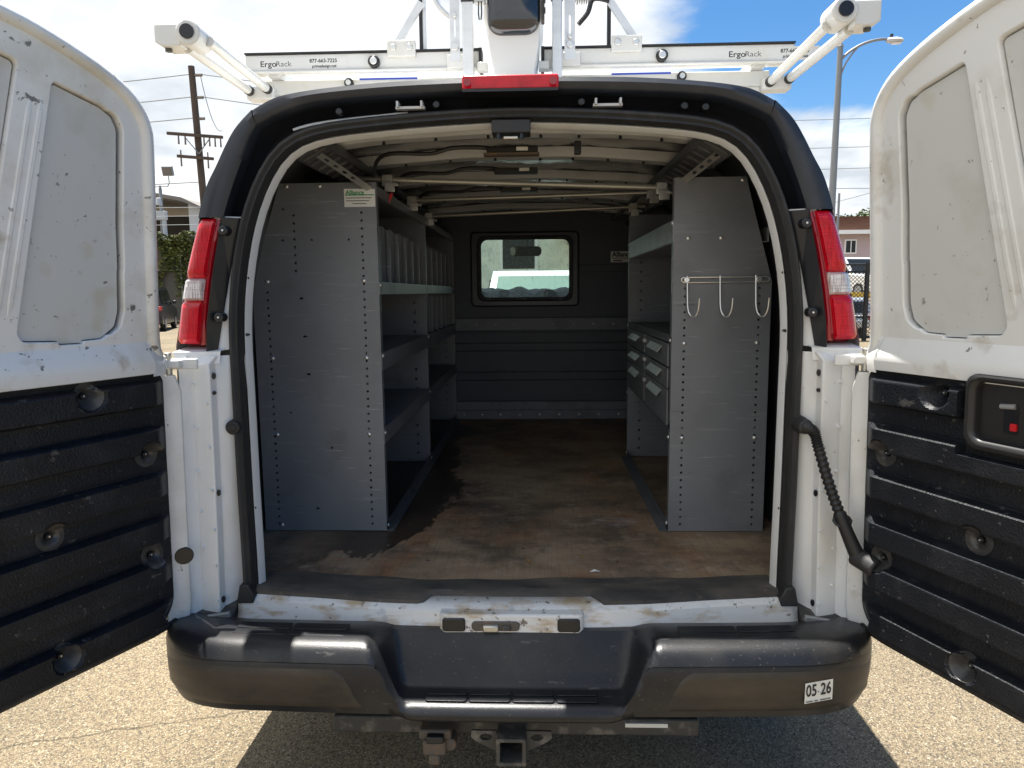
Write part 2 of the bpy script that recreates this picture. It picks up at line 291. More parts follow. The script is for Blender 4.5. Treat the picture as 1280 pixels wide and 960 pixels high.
def link(name, me, m, parent=None, bevel=0, smooth=False, solid=0, seg=2, label=None, sub=0):
    if not me.materials: me.materials.append(MAT[m] if isinstance(m, str) else m)
    o = bpy.data.objects.new(name, me); COL.objects.link(o); attach(o, parent)
    if solid: d = o.modifiers.new('solid', 'SOLIDIFY'); d.thickness = solid; d.offset = 0
    if bevel:
        d = o.modifiers.new('bevel', 'BEVEL'); d.width = bevel; d.segments = seg; d.limit_method = 'ANGLE'; d.angle_limit = R(40); d.harden_normals = False
    if sub: d = o.modifiers.new('sub', 'SUBSURF'); d.levels = sub; d.render_levels = sub
    if smooth or bevel:
        me.shade_smooth()
        try: me.set_sharp_from_angle(angle=R(42))
        except Exception: pass
    if label: o['label'] = label
    return o
def attach(o, parent):
    if parent is not None:
        o.parent = parent
        w = Matrix(); p = parent
        while p is not None: w = p.matrix_basis @ w if p.parent is None else p.matrix_parent_inverse @ p.matrix_basis @ w; p = p.parent
        o.matrix_parent_inverse = w.inverted()
def thing(name, label, cat, loc=(0, 0, 0), group=None):
    o = bpy.data.objects.new(name, None); COL.objects.link(o); o.location = loc; o.empty_display_size = .1
    return tag(o, label, cat, group)
def tag(o, label, cat, group=None):
    o['label'] = label; o['category'] = cat
    if group: o['group'] = group
    return o
def again(src, parent, dloc):
    """another piece that shares src's mesh, moved by dloc"""
    c = src.copy(); COL.objects.link(c); c.parent = None; c.location = (0, 0, 0); attach(c, parent); c.location = dloc; return c
DG = None
def curve_mesh(splines, thick=0., bev=0.):
    c = bpy.data.curves.new('tmp', 'CURVE'); c.dimensions = '2D'; c.fill_mode = 'BOTH'; c.extrude = max(thick / 2 - bev, 0); c.bevel_depth = bev; c.bevel_resolution = 2; c.offset = -bev if bev else 0
    for pts in splines:
        s = c.splines.new('POLY'); s.points.add(len(pts) - 1); s.use_cyclic_u = True
        for i, p in enumerate(pts): s.points[i].co = (p[0], p[1], 0, 1)
    return to_mesh(c)
def to_mesh(c):
    o = bpy.data.objects.new('tmp', c); COL.objects.link(o); bpy.context.view_layer.update()
    me = bpy.data.meshes.new_from_object(o.evaluated_get(bpy.context.evaluated_depsgraph_get()))
    bpy.data.objects.remove(o); bpy.data.curves.remove(c); me.materials.clear(); return me
def sheet(name, m, fn, outline, holes=(), thick=.003, bev=0., parent=None, label=None):
    """a plate cut from outline with holes; fn maps (a, b, t) to the world"""
    me = curve_mesh([outline] + list(holes), thick, bev)
    for v in me.vertices: v.co = Vector(fn(v.co.x, v.co.y, v.co.z))
    bm = bmesh.new(); bm.from_mesh(me); bmesh.ops.recalc_face_normals(bm, faces=bm.faces); bm.to_mesh(me); bm.free()
    return link(name, me, m, parent, smooth=bool(bev), label=label)
def words(name, txt, size, m, fn, parent, depth=.0004, align='LEFT', sx=1., bold=0):
    c = bpy.data.curves.new('tmp', 'FONT'); c.body = txt; c.size = size; c.extrude = depth; c.align_x = align; c.align_y = 'CENTER'; c.resolution_u = 3; c.offset = bold
    me = to_mesh(c)
    for v in me.vertices: v.co = Vector(fn(v.co.x * sx, v.co.y, v.co.z))
    return link(name, me, m, parent)
def circ(cx, cy, r, n=10, ry=None): return [(cx + r * math.cos(6.28318 * i / n), cy + (ry or r) * math.sin(6.28318 * i / n)) for i in range(n)]
def rrect(x0, x1, y0, y1, r, n=5):
    o = []
    for cx, cy, a in ((x1 - r, y1 - r, 0), (x0 + r, y1 - r, 90), (x0 + r, y0 + r, 180), (x1 - r, y0 + r, 270)):
        o += [(cx + r * math.cos(R(a + 90 * i / n)), cy + r * math.sin(R(a + 90 * i / n))) for i in range(n + 1)]
    return o
def resample(pts, n):
    pts = [Vector(p) for p in pts]; d = [0]
    for a, b in zip(pts, pts[1:]): d.append(d[-1] + (b - a).length)
    out = []; j = 0
    for i in range(n):
        t = d[-1] * i / (n - 1)
        while j < len(pts) - 2 and d[j + 1] < t: j += 1
        k = (t - d[j]) / max(d[j + 1] - d[j], 1e-9); out.append(pts[j].lerp(pts[j + 1], k))
    return out
def smooth_path(pts, n):
    """Catmull-Rom through pts"""
    P = [Vector(p) for p in pts]; P = [P[0] * 2 - P[1]] + P + [P[-1] * 2 - P[-2]]; out = []
    for i in range(1, len(P) - 2):
        for k in range(n):
            t = k / n; a, b, c, d = P[i - 1:i + 3]
            out.append(.5 * ((2 * b) + (c - a) * t + (2 * a - 5 * b + 4 * c - d) * t * t + (3 * b - a - 3 * c + d) * t ** 3))
    return out + [P[-2]]
def sstep(a, b, x): t = min(1, max(0, (x - a) / (b - a))); return t * t * (3 - 2 * t)

# ------------------------------------------------------------------ ground
g = MB(); g.add([(-300, -60, 0), (300, -60, 0), (300, 500, 0), (-300, 500, 0)], [(0, 1, 2, 3)])
ground = g.build('ground', 'ground_aggregate'); ground['kind'] = 'structure'
g = MB(); g.loft([[(8.5, 26, -.3), (60, 26, -.3)], [(8.5, 26, .02), (60, 26, .02)], [(8.5, 33, 1.15), (60, 33, 1.15)], [(8.5, 120, 1.3), (60, 120, 1.3)]])
g.loft([[(8.5, 26, -.3), (8.5, 26, .02)], [(8.5, 33, -.3), (8.5, 33, 1.15)], [(8.5, 120, -.3), (8.5, 120, 1.3)]])
o = g.build('raised_terrain', 'ground_aggregate'); o['kind'] = 'structure'

# ------------------------------------------------------------------ the van
van = thing('cargo_van', 'white cargo van with both rear doors open and grey shelving inside', 'van', (0, 4.6, 0))
Yr = lambda z: 2.02 + .09 * (z - .65) / 1.4            # the tail leans a little forward towards the roof
OUT = [(.985, .50), (1.002, .75), (1.008, 1.1), (1.007, 1.42), (.968, 1.62), (.922, 1.795), (.912, 1.835), (.892, 1.893), (.862, 1.947), (.833, 2.003), (.80, 2.055), (.75, 2.104), (.70, 2.131), (.648, 2.146), (.52, 2.162), (.335, 2.175), (.14, 2.179), (0, 2.18)]
def side(pts): return list(reversed([(-x, z) for x, z in pts]))
# outer shell: sides and roof, cargo area
def shell_row(Y, k=1., dz=0., inset=0.):
    h = [(x * k - inset * (.4 + .6 * (z < 2)), z + (dz if z > 1.9 else 0) - inset * max(0, (z - 1.7) / .5)) for x, z in OUT]
    return [(-x, Y, z) for x, z in h] + [(x, Y, z) for x, z in reversed(h[:-1])]
m = MB(); rows = []
for Y, k, dz in ((None, 1, 0), (2.2, 1.012, .008), (2.4, 1.022, .018), (2.9, 1.03, .03), (3.8, 1.03, .035), (5.3, 1.03, .03)):
    if Y is None: rows.append([(x, Yr(z) + .02, z) for x, y, z in shell_row(0, 1, 0)])
    else: rows.append(shell_row(Y, k, dz))
m.loft(rows); m.build('body_shell', 'white_paint', van, smooth=True)
# cab: roof, pillars, lower sides with wheel arches, bonnet, nose
m = MB(); top = [p for p in shell_row(5.3, 1.03, .03) if p[2] > 2.04]
m.loft([top, [(x, 5.75, z - .02) for x, y, z in top], [(x * .97, 6.0, z - .08) for x, y, z in top]]); m.build('cab_roof', 'white_paint', van, smooth=True)
def arch(y, r=.43): return [(y + r * math.cos(math.pi * i / 14), .37 + r * math.sin(math.pi * i / 14)) for i in range(15)]
for s in (-1, 1):
    out = [(2.1, .46)] + [(y, max(z, .46)) for y, z in reversed(arch(3.35))] + [(y, max(z, .46)) for y, z in reversed(arch(6.55))] + [(7.3, .46), (7.32, .9), (7.2, 1.15), (6.62, 1.32), (5.3, 1.36), (5.3, .9), (2.1, .9)]
    sheet('side_panel', 'white_paint', lambda a, b, t, s=s: (s * (1.012 + .018 * min(1, max(0, (b - .46) / .5))) + t, a, b), out, thick=.01, parent=van)
    m = MB(); m.tube([(s * .99, 6.62, 1.3), (s * .93, 6.3, 1.72), (s * .84, 5.98, 2.06)], .045, 8); m.build('windscreen_pillar', 'white_paint', van, smooth=True)
    m = MB(); m.loft([[(s * 1.03, 5.36, 1.36), (s * 1.03, 6.5, 1.34)], [(s * .93, 5.36, 1.9), (s * .9, 6.12, 1.92)]]); m.build('side_window', 'clear_glass', van)
m = MB(); m.loft([[(-1.0, 6.62, 1.32), (-.5, 6.72, 1.34), (0, 6.75, 1.35), (.5, 6.72, 1.34), (1.0, 6.62, 1.32)], [(-.97, 7.1, 1.22), (-.5, 7.22, 1.25), (0, 7.26, 1.26), (.5, 7.22, 1.25), (.97, 7.1, 1.22)], [(-.97, 7.3, 1.0), (-.5, 7.42, 1.0), (0, 7.45, 1.0), (.5, 7.42, 1.0), (.97, 7.3, 1.0)], [(-.97, 7.32, .45), (-.5, 7.45, .45), (0, 7.48, .45), (.5, 7.45, .45), (.97, 7.32, .45)]])
m.build('bonnet', 'white_paint', van, smooth=True)
m = MB(); m.loft([[(-.97, 6.6, 1.33), (0, 6.72, 1.35), (.97, 6.6, 1.33)], [(-.82, 5.98, 2.07), (0, 6.04, 2.12), (.82, 5.98, 2.07)]]); m.build('windscreen', 'clear_glass', van)
m = MB(); m.bb(-.98, .98, 2.1, 7.2, .50, .56); m.build('underbody_light_stop', 'black_plastic', van)  # unseen plate added so no light leaks up through the floor
m = MB(); m.bb(-.95, .95, 6.15, 6.62, .9, 1.36); m.bb(-.95, .95, 6.0, 6.3, 1.0, 1.30); m.build('dashboard', 'cab_dark', van, bevel=.04)
m = MB(); xs_ = [-.9 + 1.8 * i / 60 for i in range(61)]
m.loft([[(x, 6.18 + .06 * j + .02 * math.sin(9 * x + j), (1.31, 1.45, 1.575, 1.60, 1.595, 1.57, 1.45, 1.31)[j] + (.012 * math.sin(31 * x + j * 1.3) + .010 * math.sin(17 * x - j) - .018 * x) * (0 < j < 7)) for x in xs_] for j in range(8)]); m.build('dash_cover', 'dash_cloth', van, smooth=True)
for s in (-1, 1):
    seat = MB(); seat.bb(s * .52 - .26, s * .52 + .26, 5.25, 5.75, .75, 1.0); seat.bb(s * .52 - .25, s * .52 + .25, 5.14, 5.27, 1.0, 1.45); seat.build('seat', 'cab_dark', van, bevel=.04)
m = MB(); m.xf = None
for p in (1,): m.prism(rrect(-.147, .114, 1.862, 1.942, .035), lambda a, b, t: (a, 5.90 + t, b), 0, .04)
o = m.build('rear_view_mirror', 'cab_dark', van, bevel=.008)
m = MB(); m.prism(rrect(-.142, -.10, 1.868, 1.936, .02), lambda a, b, t: (a, 5.898 + t, b), 0, .001); m.build('mirror_edge', 'sticker_white', o)
m = MB(); m.cyl((.0, 5.92, 1.94), (.0, 6.02, 2.08), .008); m.build('mirror_stem', 'cab_dark', o)
for s in (-1, 1):
    for y in (3.35, 6.55):
        w = MB(); w.cyl((s * .74, y, .37), (s * .97, y, .37), .37, n=36); t = w.build('wheel', 'tyre', van, bevel=.03)
        w = MB(); w.cyl((s * .972, y, .37), (s * .978, y, .37), .21, n=24); w.build('rim', 'rim_steel', t)

# tail: loops round the opening, half profiles from the sill up to the roof centre
BAND = [(.845, 1.795), (.829, 1.845), (.803, 1.916), (.762, 2.011), (.735, 2.055), (.69, 2.078), (.658, 2.091), (.576, 2.114), (.434, 2.127), (.288, 2.134), (.13, 2.140), (0, 2.141)]
SEALO = [(.829, .66), (.829, .70), (.838, .96), (.846, 1.30), (.851, 1.47), (.841, 1.60), (.826, 1.70), (.795, 1.83), (.763, 1.90), (.73, 1.966), (.683, 2.026), (.632, 2.052), (.544, 2.069), (.393, 2.083), (.242, 2.094), (0, 2.104)]
SEALI = [(.800, .66), (.80, .70), (.803, .96), (.811, 1.30), (.814, 1.50), (.801, 1.66), (.775, 1.77), (.752, 1.85), (.732, 1.90), (.698, 1.958), (.662, 2.002), (.621, 2.03), (.545, 2.047), (.419, 2.058), (.231, 2.067), (0, 2.071)]
FLI = [(.787, .66), (.79, .80), (.795, 1.04), (.80, 1.29), (.79, 1.58), (.775, 1.72), (.755, 1.82), (.731, 1.90), (.699, 1.95), (.665, 2.004), (.625, 2.024), (.53, 2.04), (.436, 2.049), (.231, 2.058), (0, 2.062)]
def half(pts, n): return [(p.x, p.y) for p in resample([(a, b, 0) for a, b in pts], n)]
def both(pts, n):
    h = half(smooth_path([(a, b, 0) for a, b in pts], 4) and [(p.x, p.y) for p in smooth_path([(a, b, 0) for a, b in pts], 4)], n)
    return [(-x, z) for x, z in h] + [(x, z) for x, z in reversed(h[:-1])]
def at_tail(pts, off): return [(x, Yr(z) + off, z) for x, z in pts]
def cut(pts, z0): return [p for p in pts if p[1] >= z0 - 1e-6]
n = 40
so_ = both(SEALO, n)
for _ in range(3): so_ = [so_[0]] + [tuple((so_[i - 1][k] + 2 * so_[i][k] + so_[i + 1][k]) / 4 for k in (0, 1)) for i in range(1, len(so_) - 1)] + [so_[-1]]
def inward(pts, d):
    out = []
    for i, p in enumerate(pts):
        a, b = pts[max(i - 1, 0)], pts[min(i + 1, len(pts) - 1)]; t = Vector((b[0] - a[0], b[1] - a[1])).normalized(); out.append((p[0] + t.y * d, p[1] - t.x * d))
    return out
si_ = inward(so_, .034); fi_ = inward(so_, .050)
# weather strip: a fat rubber bead with a raised lip
mid = [((a[0] + b[0]) / 2, (a[1] + b[1]) / 2) for a, b in zip(so_, si_)]
rows = []
for w, off in ((1.0, .075), (1.05, .045), (.95, .025), (.55, .012), (.15, .012), (-.25, .020), (-.7, .018), (-.98, .030), (-1.0, .075)):
    rows.append([(c[0] + (a[0] - c[0]) * w, Yr(c[1]) + off, c[1] + (a[1] - c[1]) * w) for c, a in zip(mid, so_)])
m = MB(); m.loft(rows); ws = m.build('weather_strip', 'rubber', van, smooth=True)
for s in (-1, 1):
    m = MB(); m.prism([(.842, .642), (.790, .642), (.786, .665), (.803, .70), (.829, .70), (.836, .665)], lambda a, b, t, s=s: (s * a, Yr(.65) + t, b), .0, .08); m.build('strip_foot', 'rubber', ws, bevel=.004)
# inner flange and its return into the cargo space
m = MB(); m.loft([at_tail(si_, .06), at_tail([((a[0] * .6 + b[0] * .4), (a[1] * .6 + b[1] * .4)) for a, b in zip(si_, fi_)], .048), at_tail(fi_, .072), at_tail(fi_, .080)])
fl = m.build('door_flange', 'jamb_paint', van, smooth=True)
m = MB(); m.loft([at_tail([(x * 1.001, z + .0006) for x, z in fi_], .078), [(x * 1.08, Yr(z) + .12, min(z + .02, 2.10)) for x, z in fi_], [(x * 1.22, Yr(z) + .16, min(z + .03, 2.12)) for x, z in fi_]]); m.build('jamb_return', 'inner_wall', van, smooth=True)
fl['label'] = 'off-white inner flange round the rear opening'
for s in (-1, 1):
    for z, x in ((.92, .797), (1.62, .797), (1.45, .805), (1.76, .778)):
        m = MB(); m.cyl((s * x, Yr(z) + .075, z), (s * x, Yr(z) + .05, z), .0045, n=8); m.build('clip_hole', 'gloss_black', fl)
# dark header and corner trims
bo = [p for p in OUT if p[1] >= 1.795 - 1e-6]
def trim_loops(a, b, n): return half([(p.x, p.y) for p in smooth_path([(x, z, 0) for x, z in a], 4)], n), half([(p.x, p.y) for p in smooth_path([(x, z, 0) for x, z in b], 4)], n)
ic, ih = [p for p in bo if p[1] <= 2.104], [p for p in bo if p[1] >= 2.104]
bc, bh = [p for p in BAND if p[1] <= 2.056], [p for p in BAND if p[1] >= 2.055]
def face_rows(o_, b_, s=1):
    r = []
    for w, off in ((0, .10), (0, .018), (.10, -.004), (.45, -.012), (.85, -.006), (1.0, .004), (1.0, .06)):
        r.append([(s * (a[0] + (c[0] - a[0]) * w), Yr(a[1]) + off, a[1] + (c[1] - a[1]) * w) for a, c in zip(o_, b_)])
    return r
oc, bcc = trim_loops(ic, bc, 24)
for s in (-1, 1):
    m = MB(); m.loft(face_rows(oc, bcc, s)); c = m.build('corner_trim', 'black_trim', van, smooth=True)
    # filler between tail lamp and weather strip, with its two screws
    m = MB(); m.loft([[(s * .845, 2.085, 1.795), (s * .80, 2.12, 1.795)], [(s * .876, 2.07, 1.62), (s * .842, 2.110, 1.62)], [(s * .897, 2.06, 1.48), (s * .866, 2.092, 1.48)], [(s * .900, 2.055, 1.40), (s * .878, 2.08, 1.40)]]); m.build('filler', 'gloss_black', c, solid=.004)
    for z, x in ((1.755, .830), (1.505, .858)):
        m = MB(); m.cyl((s * x, 2.088, z), (s * x, 2.056, z), .015, .014, n=18); q = m.build('screw_boss', 'gloss_black', c, bevel=.003)
        m = MB(); m.cyl((s * x, 2.056, z), (s * x, 2.053, z), .003, n=10); m.build('screw', 'bolt_zinc', q)
oh, bhh = trim_loops(ih, bh, 30)
full = lambda h: [(-x, z) for x, z in h] + [(x, z) for x, z in reversed(h[:-1])]
m = MB(); m.loft(face_rows([(x * .994, z) for x, z in full(oh)], full(bhh))); hd = m.build('header_trim', 'black_trim', van, smooth=True)
for x, y, z in ((-.29, 2.13, 2.108), (.28, 2.13, 2.106)):      # bare metal brackets in the gutter
    m = MB(); m.bb(x - .038, x - .032, 2.115, 2.15, z - .006, z + .010); m.bb(x + .032, x + .038, 2.115, 2.15, z - .006, z + .010); m.bb(x - .042, x + .042, 2.128, 2.15, z - .009, z - .002); m.build('door_check_bracket', 'roof_paint', hd)
for x, z in ((-.50, 2.098), (.50, 2.096), (-.215, 2.112), (.205, 2.112), (.56, 2.092)):
    m = MB(); m.cyl((x, 2.16, z), (x, 2.135, z), .011, n=14); m.build('gutter_plug', 'gloss_black', hd, bevel=.003)
# gutter between the trims and the weather strip
bt = both([p for p in BAND], n); so2 = both([p for p in SEALO if p[1] >= 1.7], n)
m = MB(); m.loft([at_tail(bt, .055), [((a[0] + b[0]) / 2, Yr(a[1]) + .09, (a[1] + b[1]) / 2) for a, b in zip(bt, so2)], at_tail(so2, .075)]); m.build('gutter', 'gloss_black', van, smooth=True)
# pale painted lip just above the weather strip
m = MB(); lip = [p for p in both([p for p in SEALO if p[1] >= 1.9], 40) if -.66 < p[0] < -.30 or False]
m.tube([(x, Yr(z) + .050, z + .005) for x, z in lip], .004, 6); m.build('gutter_lip', 'jamb_paint', van)

# rear pillars: folded white jambs between door hinge and weather strip
for s in (-1, 1):
    cs = [(.975, 2.03), (.968, 1.995), (.942, 2.022), (.939, 2.018), (.890, 2.008), (.884, 2.010), (.878, 2.036), (.870, 2.042), (.838, 2.075), (.81, 2.11)]
    rows = []
    for z in (.605, .64, .7, .85, 1.0, 1.15, 1.3, 1.37, 1.392):
        bend = .006 * math.sin((z - .6) * 4)
        rows.append([(s * (x - .012 * (z > 1.39) - .010 * (z - 1.0) * (x > .86)), y + .03 * (z - .65) / 1.4 + (.02 if z > 1.39 else 0) + (0 if x < .86 else bend), z - (.028 if (z < .63 and .885 < x < .895) else 0)) for x, y in cs])
    m = MB(); m.loft(rows); pil = m.build('rear_pillar', 'jamb_paint', van, bevel=.002)
    m = MB(); m.loft([[(s * .905, 2.075, 1.40), (s * .835, 2.105, 1.41)], [(s * .92, 2.085, 1.60), (s * .81, 2.13, 1.6)], [(s * .87, 2.1, 1.80), (s * .78, 2.14, 1.80)]]); m.build('lamp_pocket', 'jamb_paint', pil)
    m = MB(); m.loft([[(s * .975, 2.03, 1.37), (s * .86, 2.05, 1.37)], [(s * .99, 2.03, 1.405), (s * .86, 2.06, 1.405)], [(s * .99, 2.12, 1.415), (s * .86, 2.12, 1.415)]]); m.build('lamp_shelf', 'jamb_paint', pil)
    for z, x in ((1.335, .873), (1.285, .874), (.985, .877), (.655, .880)):
        m = MB(); m.prism(circ(x, z, .0055, 8, .010 if z != 1.285 else .006), lambda a, b, t, s=s: (s * a, 2.018 + .03 * (b - .65) / 1.4 + t, b), 0, .006); m.build('jamb_hole', 'gloss_black', pil)
    for k, z in enumerate((1.31, 1.18, 1.05, .93, .82, .71)):
        m = MB(); m.cyl((s * .933, 2.024 + .02 * (z - .65), z), (s * .933, 2.012 + .02 * (z - .65), z), .007, .003, n=10); m.build('weld_dimple', 'jamb_paint', pil, smooth=True)
        m = MB(); m.cyl((s * .893, 2.016 + .02 * (z - .65), z - .055), (s * .893, 2.004 + .02 * (z - .65), z - .055), .006, .003, n=10); m.build('weld_dimple', 'jamb_paint', pil, smooth=True)
    if s < 0:
        m = MB(); m.cyl((-.838, 2.085, 1.176), (-.838, 2.057, 1.176), .024, .021, n=24); q = m.build('rubber_plug', 'rubber', pil, bevel=.004)
        m = MB(); m.cyl((-.838, 2.057, 1.176), (-.838, 2.053, 1.176), .012, .010, n=18); m.build('plug_centre', 'black_plastic', pil, bevel=.002)
    # hinges: body leaf, pin and door leaf
    for z in (1.375,):
        m = MB(); m.bb(s * .900, s * .985, 1.992, 2.004, z - .016, z + .016); m.bb(s * .94, s * 1.0, 1.965, 1.992, z - .010, z + .014); h = m.build('hinge', 'jamb_paint', van, bevel=.004)
        m = MB(); m.cyl((s * .975, 1.975, z - .03), (s * .975, 1.975, z + .034), .011, n=12); m.build('hinge_pin', 'zinc', h, bevel=.002)
        m = MB(); m.box((s * 1.0, 1.945, z + .003), (.07, .016, .03), Matrix.Rotation(s * -.6, 3, 'Z')); m.build('door_leaf', 'jamb_paint', h, bevel=.004)
    # bracket between pillar foot and bumper
    m = MB(); m.prism([(2.09, .648), (1.99, .612), (1.99, .585), (2.09, .575)], lambda a, b, t, s=s: (s * t, a, b), .846, .985); m.build('bumper_bracket', 'hitch_steel', van, bevel=.003)
    m = MB(); m.prism([(.846, .634), (.965, .612), (.985, .585), (.965, .580), (.846, .612)], lambda a, b, t, s=s: (s * a, t, b), 1.975, 1.99); m.build('pillar_foot_trim', 'galvanised', van, bevel=.002)

# tail lamps
for s in (-1, 1):
    lamp = MB(); TI, TO, BI, BO = (.845, 1.797), (.922, 1.797), (.905, 1.416), (1.008, 1.420)
    def lp(u, v, d, s=s):
        # u 0 inner .. 1 outer, v 0 bottom .. 1 top, d towards the viewer
        xi = BI[0] + (TI[0] - BI[0]) * v + .008 * math.sin(v * math.pi); xo = BO[0] + (TO[0] - BO[0]) * v + .012 * math.sin(v * math.pi)
        z = 1.416 + .381 * v; rnd = .045 * max(0, (u - .62) / .38) ** 2.4
        return (s * (xi + (xo - xi) * u), Yr(z) + .012 + rnd - d, z)
    def patch(mb, u0, u1, v0, v1, d, edge=.010, nu=14, nv=10):
        rows = []
        for i in range(nv + 1):
            v = v0 + (v1 - v0) * i / nv; row = []
            for j in range(nu + 1):
                u = u0 + (u1 - u0) * j / nu
                e = min(min(i, nv - i) / 1.0, min(j, nu - j) / 1.0); row.append(lp(u, v, d - (edge if e < .5 else 0)))
            rows.append(row)
        mb.loft(rows); return mb
    patch(lamp, 0, 1, 0, 1, .012, .05, 18, 14); tl = lamp.build('tail_lamp', 'red_rim', van, smooth=True)
    for nm, mt, v0, v1 in (('upper_lens', 'red_lens', .535, .985), ('reverse_lens', 'clear_lens', .365, .53), ('lower_lens', 'red_lens', .03, .36)):
        patch(MB(), .20 if v0 > .1 else .16, .985, v0, v1, .024, .012); q = MB(); patch(q, .20, .985, v0, v1, .024, .012); q.build(nm, mt, tl, smooth=True)
    q = MB(); patch(q, .02, .17, .02, .98, .018, .006, 3, 10); q.build('inner_rim', 'red_rim', tl, smooth=True)
    q = MB(); q.cyl(lp(.45, 1.005, -.01), lp(.45, 1.005, .012), .005, n=8); q.build('screw', 'bolt_zinc', tl)
# high brake lamp
m = MB(); m.prism(rrect(-.134, .138, 2.136, 2.176, .008), lambda a, b, t: (a, Yr(b) - .034 + t, b), 0, .06); bl = m.build('brake_lamp', 'brake_lens', van, bevel=.004)
for x in (-.118, .122):
    m = MB(); m.cyl((x, 2.072, 2.152), (x, 2.068, 2.152), .010, n=14); m.build('screw', 'red_rim', bl)
m = MB(); m.bb(-.132, .136, 2.066, 2.13, 2.126, 2.134); m.build('lamp_gasket', 'gloss_black', bl)

# sill, threshold mat, plywood floor
def medge(x): return 1.976 + .052 * (abs(x) / .74) ** 2 * (1 if abs(x) < .8 else 1) + .012 * sstep(.35, .62, abs(x))
xs = [-.842 + 1.684 * i / 60 for i in range(61)]
m = MB()
def dip(x): return .030 * math.exp(-((x - .36) / .040) ** 2)
m.loft([[(x, medge(x) + .06, .664) for x in xs], [(x, medge(x) - .004, .660) for x in xs], [(x, medge(x) - .018, .648) for x in xs], [(x, medge(x) - .022, .612 + .004 * math.sin(9 * x)) for x in xs], [(x, medge(x) - .030, .598) for x in xs], [(x, medge(x) - .034, .570 + dip(x) - .012 * sstep(.5, .75, abs(x)) * -1) for x in xs]])
sill = m.build('sill', 'sill_paint', van, smooth=True, solid=.003)
m = MB(); m.bb(-.83, .83, 2.07, 2.15, .55, .625); m.build('cross_member', 'black_plastic', van)
m = MB(); m.prism(rrect(-.212, .204, 1.928, 2.02, .02), lambda a, b, t: (a, b, t), .59, .655); pl = m.build('latch_housing', 'sill_paint', sill, bevel=.006)
for x0, x1 in ((-.202, -.136), (.128, .192)):
    m = MB(); m.prism(rrect(x0, x1, .606, .645, .008), lambda a, b, t: (a, 1.9275 - t, b), -.01, .006); m.build('stop_pad', 'gloss_black', sill, bevel=.003)
    for i in range(4):
        pass
m = MB(); m.prism(rrect(-.118, .02, .608, .636, .012), lambda a, b, t: (a, 1.926 - t, b), -.01, .005); m.build('latch_plate', 'rust_steel', sill, bevel=.003)
m = MB(); m.bb(-.085, -.04, 1.908, 1.925, .610, .630); m.build('striker', 'zinc', sill, bevel=.004)
m = MB(); m.bb(-.03, -.005, 1.912, 1.925, .612, .628); m.build('striker_bolt', 'hitch_steel', sill, bevel=.004)
# threshold mat follows the sill and stops short of the latch housing
def mrear(x): return medge(x) - .002 + (.052 * sstep(.27, .235, abs(x + .004)))
def mfront(x): return 2.13 + .055 * (abs(x) / .8) ** 2 + .01 * math.sin(7 * x)
xs2 = [-.795 + 1.59 * i / 90 for i in range(91)]
m = MB(); m.loft([[(x, mrear(x), .655) for x in xs2], [(x, mrear(x) + .003, .672) for x in xs2]] + [[(x, mrear(x) + (mfront(x) - mrear(x)) * k, .680 + .002 * math.sin(x * 23 + k * 5)) for x in xs2] for k in (.15, .4, .7, .97)] + [[(x, mfront(x), .672) for x in xs2]])
m.build('threshold_mat', 'mat_rubber', van, smooth=True)
m = MB(); m.bb(-.985, .985, 2.10, 4.535, .655, .67); fp = m.build('floor_panel', 'plywood_floor', van)
m = MB(); m.bb(-.985, .985, 4.54, 5.06, .655, .6695); m.build('floor_panel', 'plywood_floor', van)
for x, y in ((-.30, 2.30), (.02, 2.42), (.34, 2.30), (-.22, 3.1), (.30, 3.15), (-.2, 3.9), (.32, 3.9), (.05, 4.48)):
    m = MB(); m.cyl((x, y, .669), (x, y, .6715), .006, n=10); m.build('floor_screw', 'rust_steel', fp)

# bumper: side sections melt into the low centre step
SIDE = [(2.02, .585), (1.97, .615), (1.93, .624), (1.88, .625), (1.845, .622), (1.818, .612), (1.803, .595), (1.797, .578), (1.7995, .574), (1.797, .569), (1.797, .52), (1.801, .47), (1.812, .438), (1.84, .422), (1.92, .42)]
STEP = [(2.02, .580), (1.975, .605), (1.952, .602), (1.940, .580), (1.918, .50), (1.905, .470), (1.888, .462), (1.85, .462), (1.84, .4615), (1.82, .460), (1.806, .453), (1.799, .442), (1.800, .432), (1.81, .422), (1.92, .418)]
def bump_row(x):
    a = abs(x); w = sstep(.255, .405, a); rows = []
    for i, (p, q) in enumerate(zip(SIDE, STEP)):
        k = min(1, max(0, (p[1] + q[1]) / 2 - .44) / .16)
        ww = sstep(.262 + .075 * k, .335 + .075 * k, a)
        y = q[0] + (p[0] - q[0]) * ww; z = q[1] + (p[1] - q[1]) * ww
        e = max(0, (a - .72) / .292); crv = .235 * (1 - math.sqrt(max(0, 1 - e ** 2.6)))
        bow = .030 * (a / 1.0) ** 2
        t = sstep(.86, 1.012, a)
        z = z + (.535 - z) * .42 * t ** 2 * (1 if z < .5 else .25) 
        y = min(y - .034 * sstep(2.02, 1.90, y) + crv + bow, 2.03); z += .012 * sstep(2.0, 1.85, y)
        rows.append((x * (1 + .024 * sstep(.5, 1.0, a)), y, z - .012 * sstep(.50, .44, z)))
    return rows
xb = sorted(set([round(-1.012 + 2.024 * i / 150, 4) for i in range(151)] + [-1.011, -1.008, -1.003, 1.011, 1.008, 1.003]))
m = MB(); m.loft([bump_row(x) for x in xb]); bum = m.build('rear_bumper', 'bumper_plastic', van, smooth=True)
m = MB()
for s in (-1, 1):    # brown-dusted lower faces beside the step
    pass
